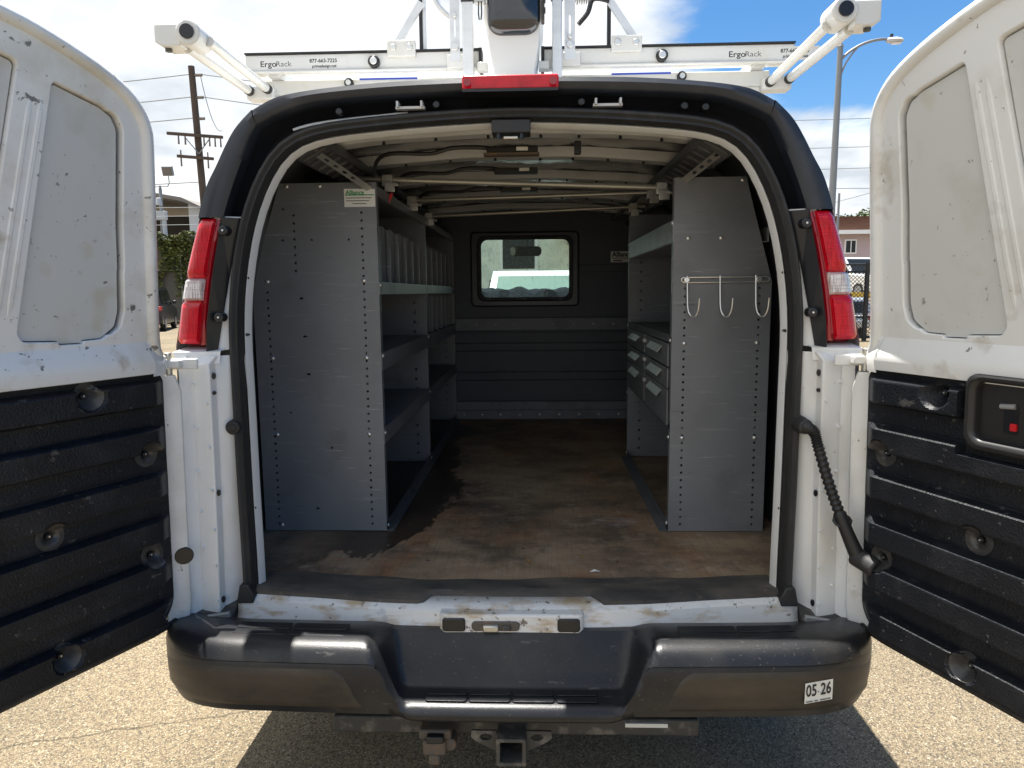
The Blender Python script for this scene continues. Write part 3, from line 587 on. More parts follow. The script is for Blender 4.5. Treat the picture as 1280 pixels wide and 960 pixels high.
def bface(x, z):
    """bumper face distance at (x, z) on the side sections"""
    a = abs(x); e = max(0, (a - .72) / .292); a /= 1 + .024 * sstep(.5, 1.0, a); e = max(0, (a - .72) / .292); return 1.763 + .235 * (1 - math.sqrt(max(0, 1 - e ** 2.6))) + .03 * a * a + (.004 if z < .5 else 0) + .02 * max(0, .47 - z) / .04
for s in (-1, 1):
    rows = []
    for j in range(9):
        z = .448 + (.583 - .448) * j / 8; row = []
        for i in range(40):
            t = i / 39; x0 = .385 + .065 * min(1, max(0, (z - .44) / .13)) + .03 * sstep(.555, .583, z); x = x0 + (1.0 - x0) * t
            zz_ = z + (.50 - z) * .30 * sstep(.86, .985, x) ** 2
            d = -.0035 if 0 < j < 8 and 0 < i < 39 else .006
            row.append((s * x, bface(x, z) + d, zz_))
        rows.append(row)
    m = MB(); m.loft(rows); m.build('bumper_face', 'bumper_face', bum, smooth=True)
# tread pads
def pad(x0, x1, y0, y1, z, yoff=0):
    q = MB(); q.prism(rrect(x0, x1, y0, y1, .006, 3), lambda a, b, t: (a, b - .034 + .03 * a * a, z + .010 + t), 0, .0022); q.build('tread_pad', 'bumper_plastic', bum, bevel=.001)
for s in (-1, 1):
    for a, b in ((.46, .62), (.625, .78)):
        x0, x1 = sorted((s * a, s * b)); pad(x0, x1, 1.862 if b < .85 else 1.875, 1.890, .6245); pad(x0, x1, 1.894, 1.93, .6255)
for i in range(4):
    x = -.235 + i * .119; pad(x, x + .112, 1.826, 1.853, .4608); pad(x, x + .112, 1.857, 1.882, .4615)
# registration sticker
def stk(a, b, t): x = .812 + a; return (x, bface(x, .5) - .006 - t, .518 + b + .09 * a)
m = MB(); m.prism([(-.0385, -.0285), (.0385, -.0285), (.0385, .0285), (-.0385, .0285)], stk, 0, .0006); st = m.build('registration_sticker', 'sticker_white', van, label='white sticker with black month and year numerals')
words('lettering', '05', .046, 'print_black', lambda a, b, t: stk(a - .036, b + .005, .001 + t), st, sx=.66, bold=.0006)
words('lettering', '26', .046, 'print_black', lambda a, b, t: stk(a + .004, b + .005, .001 + t), st, sx=.66, bold=.0006)
words('lettering', '\u2022', .014, 'print_grey', lambda a, b, t: stk(a - .004, b + .0, .001 + t), st)
m = MB()
for i in range(9): m.bb(0, 0, 0, 0, 0, 0) if False else None
for x0, x1 in ((-.035, -.016), (-.012, -.002), (.004, .034)):
    m.prism([(x0, -.0255), (x1, -.0255), (x1, -.0225), (x0, -.0225)], stk, .0008, .0012)
m.build('fine_print', 'print_grey', st)

# hitch
m = MB(); m.bb(-.55, .55, 1.98, 2.05, .252, .305); m.build('hitch_bar', 'hitch_steel', van, bevel=.006)
ho = [(-.042, .262), (.042, .262), (.042, .344), (-.042, .344)]
sheet('hitch_receiver', 'hitch_steel', lambda a, b, t: (a - .004, 1.90 + t, b), rrect(-.042, .042, .262, .344, .008), [rrect(-.031, .031, .273, .333, .004)], thick=.16, bev=.002, parent=van)
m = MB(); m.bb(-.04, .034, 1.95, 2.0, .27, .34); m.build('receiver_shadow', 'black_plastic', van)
m = MB(); m.bb(-.03, .03, 1.90, 2.0, .344, .40); m.build('hitch_neck', 'hitch_steel', van)
for s in (-1, 1):
    sheet('chain_plate', 'hitch_steel', lambda a, b, t, s=s: (s * a - .004, 1.86 + .4 * max(0, .0) + t, b), [(.042, .282), (.10, .312), (.115, .325), (.112, .345), (.042, .345)], [circ(.072, .326, .018, 12, .010)], thick=.008, bev=.001, parent=van)
m = MB(); m.bb(-.275, -.18, 1.90, 1.97, .285, .315); m.bb(-.262, -.195, 1.885, 1.95, .245, .29); m.bb(-.245, -.212, 1.88, 1.93, .218, .25); pg = m.build('trailer_plug', 'rust_steel', van, bevel=.006)
m = MB(); m.bb(-.25, -.20, 1.878, 1.90, .286, .308); m.build('plug_cap', 'black_plastic', pg, bevel=.004)
m = MB(); m.cyl((-.185, 1.90, .27), (-.185, 1.95, .27), .02, n=14); m.build('plug_spring', 'rust_steel', pg, bevel=.004)
m = MB(); m.bb(.33, .455, 1.972, 1.98, .285, .297); m.build('hitch_label', 'sticker_white', van)

# ------------------------------------------------------------------ rear doors
FRAME = [(.0, .612), (.0, 1.33), (.02, 1.365), (.060, 1.405), (.074, 1.46), (.086, 1.75), (.094, 1.94), (.100, 1.99), (.120, 2.03), (.160, 2.068), (.235, 2.105), (.34, 2.140), (.437, 2.162), (.60, 2.180), (.735, 2.190), (.745, 2.17), (.745, .612)]
def fine(poly, closed=True): return poly
RIBS = [.71, .836, .957, 1.085, 1.215, 1.342]
def rib_n(z):
    for e in reversed(RIBS):
        if z <= e: pass
    e = min([r for r in RIBS if r >= z - .004] or [RIBS[-1] + .127]); t = (e - z) / .127
    if t < 0: t = 0
    v = sstep(.0, .07, t) * (1 - sstep(.52, .60, t))
    return .032 * v - .003 * sstep(.5, .6, t) + .004 * sstep(.62, 1.0, t)
DIMPLES = [(.273, 1.322), (.112, 1.140), (.382, .992), (.112, .852), (.376, .679), (.62, 1.10), (.62, .72)]
for s, ang in ((-1, 114), (1, 111)):
    a_ = R(ang - 90); H = Vector((s * .985, 1.985, 0)); dd = Vector((s * math.sin(a_), -math.cos(a_), 0)); mm = Vector((-s * math.cos(a_), -math.sin(a_), 0))
    def D(u, z, n, H=H, dd=dd, mm=mm): return H + dd * u + mm * (n + (.03 * (z - .65) if z < 1.35 else .021 + .117 * (z - 1.35))) + Vector((0, 0, z))
    door = MB(); door.prism([(u - (.020 if u < .3 else 0) + (.012 if u > .7 else 0), z + (.022 if z > 1.95 else -.004 if z < .7 else 0)) for u, z in [(max(u, .0) if z < 1.4 else u, z) for u, z in FRAME]], D, -.060, -.045)
    rd = door.build('rear_door', 'white_paint', van, bevel=.004, label='open rear door, %s hinge side, black ribbed liner' % ('left' if s < 0 else 'right'))
    WP = 'white_paint_worn' if s < 0 else 'white_paint'
    P1 = [(.330, 2.052), (.27, 2.037), (.215, 2.024), (.185, 2.008), (.170, 1.98), (.172, 1.765), (.172, 1.755), (.168, 1.64), (.170, 1.63), (.168, 1.53), (.178, 1.49), (.215, 1.462), (.265, 1.460), (.267, 1.453), (.325, 1.454), (.327, 1.462), (.408, 1.466), (.420, 1.486)]
    P2_ = [(.405, 2.075), (.50, 2.095), (.62, 2.11), (.67, 2.10), (.69, 2.06), (.69, 1.53), (.67, 1.47), (.52, 1.47), (.505, 1.49)]
    def chaikin(P, k=2):
        for _ in range(k):
            Q = []
            for i, p in enumerate(P):
                q = P[(i + 1) % len(P)]; Q += [(p[0] * .75 + q[0] * .25, p[1] * .75 + q[1] * .25), (p[0] * .25 + q[0] * .75, p[1] * .25 + q[1] * .75)]
            P = Q
        return P
    def ease(P, d=.028):
        Q = []
        for i, p in enumerate(P):
            for q, first in ((P[i - 1], 1), (P[(i + 1) % len(P)], 0)):
                ln_ = math.hypot(q[0] - p[0], q[1] - p[1]); k = min(d / ln_, .4); v = (p[0] + (q[0] - p[0]) * k, p[1] + (q[1] - p[1]) * k)
                Q += [v, p] if first else [v]
        return Q
    P1 = chaikin(ease(P1)); P2 = chaikin(ease(P2_))
    FR = [(u + (.012 if z > 1.36 else 0) * 0, z) for u, z in FRAME]
    FR2 = [(.05, 1.36)] + FR[3:-2] + [(.740, 2.16), (.740, 1.36)]
    m = MB(); m.prism([(.012, .64), (.012, 1.31), (.03, 1.349), (.74, 1.349), (.74, .64)], D, -.03, -.004); m.build('lower_plate', 'white_paint', rd)
    sheet('inner_frame', WP, D, FR2, [[(u - (.010 if u < .2 else 0) * (1 if P is P1 else 0), z) for u, z in P] for P in (P1, P2)], thick=.030, bev=.004, parent=rd)
    for P in (P1, P2):
        cx_ = sum(p[0] for p in P) / len(P); cz_ = sum(p[1] for p in P) / len(P)
        m = MB(); m.prism([(cx_ + (u - cx_) * 1.04, cz_ + (z - cz_) * 1.025) for u, z in P], D, -.020, -.012); m.build('panel_gap', 'rubber', rd)
        m = MB(); m.prism([(cx_ + (u - cx_) * .985, cz_ + (z - cz_) * .990) for u, z in P], D, -.011, .004); m.build('recessed_panel', 'worn_panel' if s < 0 else 'door_panel_paint', rd, bevel=.002)
    for o_ in (.022, .046):
        m = MB(); pts = [(.330 + .092 * t + o_, 2.030 - .53 * t) for t in [i / 10 for i in range(11)]]; m.tube([D(u, z, .010) for u, z in pts], [.003] + [.0085] * 9 + [.003], 8); m.build('swage', WP, rd, smooth=True)
    # edge of the door frame: rolled lip along the outer boundary
    lipp = smooth_path([(u, z, 0) for u, z in FRAME[3:15]], 3); m = MB(); m.tube([D(p.x - .002, p.y + .001, .012) for p in lipp], .0175, 12); m.build('rolled_edge', WP, rd, smooth=True)
    lipp = smooth_path([(u, z, 0) for u, z in FRAME[3:15]], 3); m = MB(); m.tube([D(p.x - .016, p.y + .014, -.030) for p in lipp], .012, 8); m.build('door_seal', 'rubber', rd, smooth=True)
    # ledge above the liner
    m = MB(); us = [.085 + .655 * i / 20 for i in range(21)]
    m.loft([[D(u, z + .0, n_) for u in us] for z, n_ in ((1.452, .012), (1.435, .020), (1.405, .036), (1.385, .042), (1.360, .040), (1.352, .0))]); m.build('ledge', WP, rd, smooth=True)
    m = MB(); m.loft([[D(u, z, n_) for u, n_ in ((.02, .0), (.05, .028), (.09, .040))] for z in (1.352, 1.40)] + [[D(.06, 1.43, .0), D(.08, 1.44, .012), (D(.1, 1.45, .014))]]); m.build('ledge_corner', 'white_paint', rd, smooth=True)
    # hinge-side return
    m = MB(); zs = [.612, .66, .8, 1.0, 1.2, 1.30, 1.345]
    m.loft([[D(u + (.012 if z > 1.34 else .0), z, n_ - (.008 if z > 1.34 or z < .62 else 0)) for u, n_ in ((-.020, -.03), (-.020, .006), (-.014, .018), (-.004, .024), (.008, .020), (.022, .008), (.034, .002), (.052, .002))] for z in zs]); hr = m.build('hinge_return', 'white_paint', rd, smooth=True)
    if s < 0:
        m = MB(); c0 = D(.006, .812, .020); ax = (mm * .8 + dd * .6).normalized(); m.cyl(c0 - ax * .004, c0 + ax * .003, .026, n=24); m.build('cable_hole', 'gloss_black', rd, bevel=.002)
    # liner
    rows = []; NU, NZ = 140, 260; u0, u1, z0, z1 = .044, .722, .618, 1.366
    for j in range(NZ + 1):
        z = z0 + (z1 - z0) * j / NZ; row = []
        for i in range(NU + 1):
            u = u0 + (u1 - u0) * i / NU; uu, z_ = u, z; rc = .035
            for cu, cz, su, sz in ((u0 + rc, z1 - rc, -1, 1), (u1 - rc, z1 - rc, 1, 1), (u1 - rc, z0 + rc, 1, -1), (u0 + .10, z0 + .10, -1, -1)):
                rr = .10 if (su, sz) == (-1, -1) else rc
                du, dz_ = (u - cu) * su, (z - cz) * sz
                if du > 0 and dz_ > 0:
                    k = max(du, dz_) / math.hypot(du, dz_); uu = cu + su * du * k; z_ = cz + sz * dz_ * k
            e = min(i, NU - i, j * 1.0, NZ - j)
            nn = rib_n(z_) * sstep(0, 12, min(i, NU - i)) + .022
            if e < 1: nn = .006
            for du_, dz_ in DIMPLES:
                r_ = math.hypot(uu - du_, z_ - dz_)
                if r_ < .038: nn = min(nn, .050 - .042 * (1 - max(0, r_ - .010) / .028))
            if s > 0 and .335 < uu < .64 and z_ > 1.19: nn = min(nn, .026)
            row.append(D(uu, z_, nn))
        rows.append(row)
    m = MB(); m.loft(rows); ln = m.build('liner', 'liner_plastic', rd, smooth=True)
    for du_, dz_ in DIMPLES:
        if not (s > 0 and du_ > .25 and dz_ > 1.2):
            m = MB(); m.loft([[D(du_ + r_ * math.cos(k * .2618), dz_ + r_ * math.sin(k * .2618), min(.050 - .042 * (1 - max(0, r_ - .010) / .028), rib_n(dz_ + r_ * math.sin(k * .2618)) + .022) + .0022) for k in range(24)] for r_ in (.035, .032, .027, .022, .017, .012, .008)], closed=True); m.build('fastener_cup', 'cup_plastic', rd, smooth=True)
        m = MB(); m.cyl(D(du_, dz_, .010), D(du_, dz_, .020), .009, .007, n=12); m.build('fastener', 'gloss_black', rd, bevel=.001)
        m = MB(); m.cyl(D(du_, dz_, .019), D(du_, dz_, .0215), .0025, n=8); m.build('fastener_pin', 'bolt_zinc', rd)
    m = MB(); m.tube([D(u, .606 + .02 * sstep(.06, .0, u), -.012) for u in (.0, .04, .1, .25, .5, .74)], .014, 8); m.build('bottom_seal', 'rubber', rd, smooth=True)
    if s > 0:
        bz = rrect(.292, .575, 1.196, 1.370, .030)
        D2 = lambda u, z, n: D(u + .056, z + .010, n + .016)
        sheet('handle_bezel', 'black_plastic', D2, bz, [rrect(.318, .56, 1.222, 1.352, .022)], thick=.075, bev=.012, parent=rd)
        m = MB(); m.prism(rrect(.31, .565, 1.21, 1.36, .02), D2, -.004, .012); m.build('handle_well', 'black_plastic', rd)
        m = MB(); m.prism(rrect(.372, .405, 1.245, 1.31, .005), D2, .012, .0135); m.build('latch_slot', 'gloss_black', rd)
        m = MB(); m.prism(rrect(.390, .404, 1.252, 1.268, .002), D2, .0135, .018); m.build('lock_tab', 'red_plastic', rd)
        m = MB(); m.cyl(D2(.365, 1.302, .014), D2(.398, 1.305, .014), .006, n=10); m.build('lock_rod', 'galvanised', rd)
        sheet('lever_ring', 'black_plastic', D2, rrect(.424, .55, 1.225, 1.345, .02), [rrect(.432, .542, 1.233, 1.337, .016)], thick=.03, bev=.002, parent=rd)
        m = MB(); m.prism(rrect(.436, .448, 1.275, 1.287, .002), D2, .014, .022); m.build('lever_clip', 'sticker_white', rd)
        m = MB(); m.prism(rrect(.438, .53, 1.25, 1.27, .006), D2, .014, .034); m.build('lever', 'gloss_black', rd, bevel=.004)
    else:
        m = MB(); m.prism(rrect(.50, .66, 1.22, 1.34, .02), D, .02, .045); m.build('pull_cup', 'black_plastic', rd, bevel=.008)
# wiring hose from pillar to the right door
cen = smooth_path([(.838, 2.06, 1.180), (.852, 2.0, 1.172), (.862, 1.985, 1.13), (.885, 1.955, 1.03), (.915, 1.93, .935), (.945, 1.915, .858), (.962, 1.91, .825)], 14); rr = []
for i, p in enumerate(cen):
    t = i / (len(cen) - 1); rr.append((.0165 if i % 2 else .0125) if t < .62 else .0175 + .0035 * sstep(.66, .95, t))
m = MB(); m.tube(cen, rr, 14); ho = m.build('wiring_hose', 'hose', van, smooth=True)
m = MB(); m.cyl((.838, 2.09, 1.180), (.845, 2.03, 1.178), .027, .021, n=22); m.build('hose_collar', 'rubber', ho, bevel=.005)
m = MB(); m.cyl((.950, 1.925, .838), (.985, 1.868, .820), .027, .026, n=24); m.build('hose_end', 'rubber', ho, bevel=.006)
m = MB(); m.tube([cen[int(len(cen) * .66)] + Vector((.024 * math.cos(k), -.0 + .024 * math.sin(k) * .4, .024 * math.sin(k) * .6)) for k in [i * .6283 for i in range(10)]], .004, 6, closed=True); m.build('hose_clip', 'black_plastic', ho)

# ------------------------------------------------------------------ cargo space shell
INW = [(.990, .655), (.988, 1.35), (.962, 1.60), (.905, 1.82), (.870, 1.94), (.82, 2.03), (.74, 2.085)]
for s in (-1, 1):
    m = MB(); m.loft([[(s * x, Y, z) for x, z in INW] for Y in (2.24, 3.0, 4.0, 5.1)]); w = m.build('inner_wall', 'inner_wall', van, smooth=True)
    for Y in (2.42, 3.0, 3.6, 4.2, 4.8):
        m = MB(); m.loft([[(s * (x - d), Y + e, z - (.01 if z > 2 else 0)) for x, z in INW[1:]] for e, d in ((-.07, .0), (-.05, .022), (.05, .022), (.07, .0))]); m.build('wall_rib', 'inner_wall', w, smooth=True)
    # cant rail with slots
    for k in range(16):
        Y = 2.32 + k * .085; m = MB(); m.box((s * .655, Y, 2.035), (.10, .052, .03), Matrix.Rotation(s * .5, 3, 'Y')); m.build('rail_rung', 'inner_wall', w, bevel=.006)
    m = MB(); m.tube([(s * .70, 2.26, 2.02), (s * .70, 5.0, 2.03)], .018, 6); m.tube([(s * .60, 2.26, 2.055), (s * .60, 5.0, 2.06)], .016, 6); m.build('cant_rail', 'inner_wall', w)
m = MB(); xr = [-.78 + 1.56 * i / 24 for i in range(25)]; zr = lambda x: 2.140 - .055 * (abs(x) / .78) ** 2.2
m.loft([[(x, Y, zr(x) + .004 * math.sin(x * 22) * (1 if k % 2 else -1)) for x in xr] for k, Y in enumerate([2.2 + .29 * j for j in range(11)])]); rp = m.build('roof_lining', 'roof_panel', van, smooth=True)
for k, (Y, wd) in enumerate(((2.27, .08), (2.53, .085), (2.95, .09), (3.5, .09), (4.15, .09), (4.72, .09))):
    m = MB(); rows = []
    for dy, dz in ((-wd / 2 - .02, .0), (-wd / 2, -.012), (-wd / 2 + .012, -.032), (0, -.036), (wd / 2 - .012, -.034), (wd / 2, -.012), (wd / 2 + .02, .0)):
        rows.append([(x, Y + dy + .003 * math.sin(x * 9 + k) * (1 if dy > 0 else -1), zr(x) + dz + .0016 * math.sin(x * 14 + k * 2) - .003) for x in xr])
    m.loft(rows); b = m.build('roof_bow', 'roof_paint', van, smooth=True)
    for x in (-.45, -.27, -.09, .09, .22, .36, .50):
        m = MB(); m.cyl((x, Y - .015, zr(x) - .047), (x, Y - .015, zr(x) - .034), .005, n=8); m.build('bow_hole', 'gloss_black', b)
    if 0 < k < 4:
        m = MB(); m.bb(-.10, .08, Y + wd / 2 - .01, Y + wd / 2 + .05, 2.055, 2.075); dl = m.build('dome_lamp', 'black_plastic', van, bevel=.004)
        m = MB(); m.bb(.005, .045, Y + wd / 2 - .014, Y + wd / 2, 2.06, 2.072); m.build('connector', 'sticker_white', dl)
        if k == 1: m = MB(); m.bb(-.11, .085, Y + wd / 2 - .015, Y + wd / 2 + .03, 2.046, 2.054); m.build('lamp_bracket', 'rust_steel', dl)
        # loom drooping along the bow
        pts = [(-.52, Y + .12, 1.99), (-.50, Y + .10, 2.045), (-.44, Y + .06, 2.062), (-.30, Y + .05, 2.058), (-.22, Y + .045, 2.075), (-.12, Y + .06, 2.078), (-.07, Y + wd / 2, 2.068)]
        m = MB(); m.tube(smooth_path(pts, 6), .0075, 6); m.build('cable', 'hose', van, smooth=True)
m = MB(); m.bb(-.055, .058, 2.13, 2.20, 2.028, 2.066); lk = m.build('upper_latch', 'black_plastic', van, bevel=.003)
for x in (-.035, .032):
    m = MB(); m.cyl((x, 2.14, 2.036), (x, 2.14, 2.012), .006, n=8); m.build('latch_pin', 'gloss_black', lk)
m = MB(); m.cyl((-.02, 2.14, 2.016), (.02, 2.14, 2.016), .004, n=8); m.build('striker_bar', 'bolt_zinc', lk)
m = MB(); m.bb(.20, .222, 2.42, 2.45, 2.02, 2.062); m.bb(.185, .20, 2.42, 2.44, 2.05, 2.056); m.build('hanging_clip', 'black_plastic', van, bevel=.003)

# ------------------------------------------------------------------ shelving
def bolt_mesh():
    b = MB(); rows = []
    for t in (0, 22, 45, 68, 88): rows.append([(.0085 * math.cos(R(t)) * math.cos(k * .785), -.006 * math.sin(R(t)), .0085 * math.cos(R(t)) * math.sin(k * .785)) for k in range(8)])
    b.loft(rows, closed=True); me = bpy.data.meshes.new('bolt'); me.from_pydata(b.v, [], b.f); me.shade_smooth(); me.materials.append(MAT['bolt_zinc']); return me
BOLT = bolt_mesh()
def bolts(parent, pts, face='Y', s=1):
    for p in pts:
        o = bpy.data.objects.new('bolt', BOLT); COL.objects.link(o); o.location = p
        if face == 'X': o.rotation_euler = (0, 0, -s * math.pi / 2)
        mb = o.matrix_basis.copy(); attach(o, parent)
def xz(Y): return lambda a, b, t: (a, Y + t, b)
def shelf_unit(name, label, s, xi, xo, xt, ztop, knee, bays, front_cols, extra_holes):
    root = thing(name, label, 'shelving', (s * (xi + xo) / 2, bays[0][0], .67), None)
    ys = [bays[0][0]] + [b[1] for b in bays]
    out = [(xi, .673), (xo, .673), (xo, knee), (xt, ztop), (xi, ztop)]
    for k, Y in enumerate(ys):
        holes = []
        if k == 0:
            for x, z0, z1 in front_cols: holes += [circ(s * x, z0 + .0283 * i, .0046, 8) for i in range(int((z1 - z0) / .0283) + 1)]
            holes += [circ(s * x, z, rx, 8, .004) for x, z, rx in extra_holes]
        else: holes = [circ(s * (xi + .065), .72 + .05 * i, .007, 6) for i in range(23)]
        p = sheet('end_panel' if k in (0, len(ys) - 1) else 'divider_panel', 'grey_steel', xz(Y), [(s * a, b) for a, b in (out if s > 0 else out)], holes, thick=.0025, parent=root)
        m = MB(); m.bb(s * xi, s * (xi + .003), Y, Y + .03, .673, ztop); m.bb(s * (xi + .003), s * (xi + .012), Y + .028, Y + .031, .673, ztop); m.build('panel_flange', 'grey_steel', p)
    return root
def tray(root, s, xi, xo, y0, y1, z, lip, mt, nm='shelf', up=.0):
    m = MB(); m.bb(s * (xi + .002), s * xo, y0 + .004, y1 - .004, z - .002, z)
    m.bb(s * (xi - .002), s * (xi + .001), y0 + .003, y1 - .003, z - lip, z + up); m.bb(s * (xi + .001), s * (xi + .012), y0 + .004, y1 - .004, z - lip, z - lip + .002)
    m.bb(s * (xo - .004), s * xo, y0 + .004, y1 - .004, z, z + .05); return m.build(nm, mt, root)
# left unit
LU = shelf_unit('shelf_unit', 'tall two-bay grey steel shelving along the left wall with maker label at top', -1, .502, .970, .852, 1.966, 1.617, [(2.60, 3.72), (3.72, 4.98)],
                [(.557, .70, 1.88), (.915, .70, 1.60), (.805, 1.655, 1.88)], [(.842, 1.875, .0046), (.850, 1.765, .0046), (.742, 1.765, .0046), (.607, 1.765, .0046), (.790, 1.555, .008), (.783, 1.415, .008), (.776, 1.275, .008), (.70, .995, .0046), (.765, .76, .008), (.85, 1.13, .004)])
LB = [(2.60, 3.72), (3.72, 4.98)]
for k, (y0, y1) in enumerate(LB):
    tray(LU, -1, .502, .95, y0, y1, 1.612, .045, 'galvanised'); tray(LU, -1, .502, .96, y0, y1, 1.352, .066, 'grey_steel'); tray(LU, -1, .502, .96, y0, y1, 1.068, .060, 'grey_steel'); tray(LU, -1, .502, .86, y0, y1, 1.955, .035, 'grey_steel', 'top_shelf')
    for zb, n_ in ((1.612, 6),) + (((1.352, 6),) if k else ()):
        for i in range(n_):
            Y = y0 + .10 + i * (y1 - y0 - .06) / n_
            m = MB(); m.prism([(-.525, zb + .002), (-.525, zb + .205), (-.545, zb + .225), (-.90, zb + .225), (-.93, zb + .002)], lambda a, b, t, Y=Y: (a, Y + t, b), 0, .002); m.prism([(-.525, zb + .002), (-.513, zb + .002), (-.513, zb + .20), (-.525, zb + .205)], lambda a, b, t, Y=Y: (a, Y + t * 8 - .012, b), 0, .002); m.build('bin_divider', 'grey_steel', LU)
m = MB(); m.bb(-.505, -.475, 2.60, 4.98, .6715, .674); m.bb(-.505, -.502, 2.60, 4.98, .674, .705); m.build('floor_channel', 'dark_grey_steel', LU)
m = MB(); m.loft([[(-.972, Y, .68), (-.972, Y, 1.6), (-.86, Y, 1.955)] for Y in (2.61, 4.97)]); m.build('back_panel', 'dark_grey_steel', LU)
bolts(LU, [(-.912, 2.598, 1.617), (-.556, 2.598, 1.617), (-.908, 2.598, 1.335), (-.556, 2.598, 1.335), (-.905, 2.598, 1.047), (-.556, 2.598, 1.047), (-.825, 2.598, 1.955), (-.705, 2.598, 1.955), (-.905, 2.598, .695)])
bolts(LU, [(-.500, Y, z) for Y in (2.615, 3.735, 4.97) for z in (1.60, 1.34, 1.05, .69)], 'X', -1)
# maker's label
def lab(a, b, t): return (-.617 + a, 2.5975 - t, 1.880 + b)
m = MB(); m.prism([(0, 0), (.112, 0), (.112, .062), (0, .064)], lab, 0, .0006); lb = m.build('maker_label', 'sticker_white', LU, label='torn white and green maker label')
words('lettering', 'Alliance', .021, 'print_green', lambda a, b, t: lab(.006 + a, .050 + b, .0008 + t), lb, bold=.0006)
m = MB(); m.prism([(.004, .040), (.108, .040), (.108, .0435), (.004, .0435)], lab, .0007, .0011); m.build('label_rule', 'print_green', lb)
for j, (q0, q1) in enumerate(((.006, .10), (.006, .09), (.03, .08))):
    m = MB(); m.prism([(q0, .030 - j * .010), (q1, .030 - j * .010), (q1, .033 - j * .010), (q0, .033 - j * .010)], lab, .0007, .001); m.build('fine_print', 'print_grey', lb)
# right unit
RU = shelf_unit('shelf_unit', 'single-bay grey steel shelving along the right wall with drawers and wire hooks', 1, .562, .914, .812, 1.966, 1.602, [(2.60, 3.83)],
                [(.607, .70, 1.60), (.872, .70, 1.60)], [(.845, 1.955, .004)])
tray(RU, 1, .562, .90, 2.60, 3.83, 1.742, .0, 'galvanised', up=.078)
m = MB(); m.loft([[(.920, Y, .68), (.920, Y, 1.6), (.82, Y, 1.955)] for Y in (2.61, 3.82)]); m.build('back_panel', 'dark_grey_steel', RU)
m = MB(); m.bb(.53, .565, 2.60, 3.83, .6715, .674); m.bb(.562, .565, 2.60, 3.83, .674, .705); m.build('floor_channel', 'dark_grey_steel', RU)
m = MB(); m.bb(.566, .90, 2.605, 3.825, 1.062, 1.072); m.bb(.566, .90, 2.605, 3.825, 1.397, 1.407); m.bb(.88, .90, 2.605, 3.825, 1.072, 1.397); m.bb(.562, .60, 2.605, 3.825, 1.062, 1.078); m.bb(.562, .59, 2.605, 3.825, 1.380, 1.397); m.bb(.562, .90, 3.17, 3.21, 1.072, 1.397); cab = m.build('drawer_cabinet', 'dark_grey_steel', RU)
for c, (y0, y1) in enumerate(((2.64, 3.165), (3.215, 3.80))):
    for i in range(3):
        hz = (.085, .075, .135)[i]; zt = (1.376, 1.284, 1.205)[i]
        m = MB(); m.bb(.556, .562, y0, y1, zt - hz, zt); m.bb(.562, .86, y0 + .01, y1 - .01, zt - hz + .004, zt - hz + .007); dr = m.build('drawer', 'grey_steel', RU, bevel=.0015)
        yc = (y0 + y1) / 2 + .0; L_ = .28
        m = MB(); m.prism([(.556, zt - .020), (.537, zt - .042), (.536, zt - .040), (.556, zt - .016)], lambda a, b, t: (a, t, b), yc - L_ / 2, yc + L_ / 2); m.build('pull', 'galvanised', dr)
for z in (1.345, 1.262, 1.17):
    m = MB(); m.bb(.545, .562, 3.170, 3.210, z, z + .014); m.build('drawer_catch', 'galvanised', RU)
bolts(RU, [(.608, 2.598, 1.602), (.866, 2.598, 1.602), (.608, 2.598, 1.38), (.869, 2.598, 1.38), (.607, 2.598, 1.03), (.872, 2.598, 1.03), (.614, 2.598, 1.755), (.73, 2.598, 1.755), (.80, 2.598, 1.955)])
bolts(RU, [(.560, Y, z) for Y in (2.615, 3.815) for z in (1.81, 1.39, 1.03, .70)], 'X', 1)
# slotted braces from the units up to the roof
for s, root, p0, p1 in ((-1, LU, (-.665, 2.36, 2.042), (-.528, 2.588, 1.945)), (1, RU, (.698, 2.36, 2.036), (.600, 2.588, 1.958))):
    a, b = Vector(p0), Vector(p1); d_ = (b - a); ln_ = d_.length; d_.normalize(); up = Vector((s * .55, -.55, .63)); w_ = up.cross(d_).normalized(); nn_ = d_.cross(w_)
    holes = [rrect(.03 + i * .042, .05 + i * .042, -.0055, .0055, .005, 3) for i in range(int((ln_ - .04) / .042))]
    sheet('slotted_brace', 'zinc', lambda x, y, t, a=a, d_=d_, w_=w_, nn_=nn_: a + d_ * x + w_ * y + nn_ * t, rrect(-.01, ln_ + .012, -.013, .013, .004, 3), holes, thick=.003, parent=root)
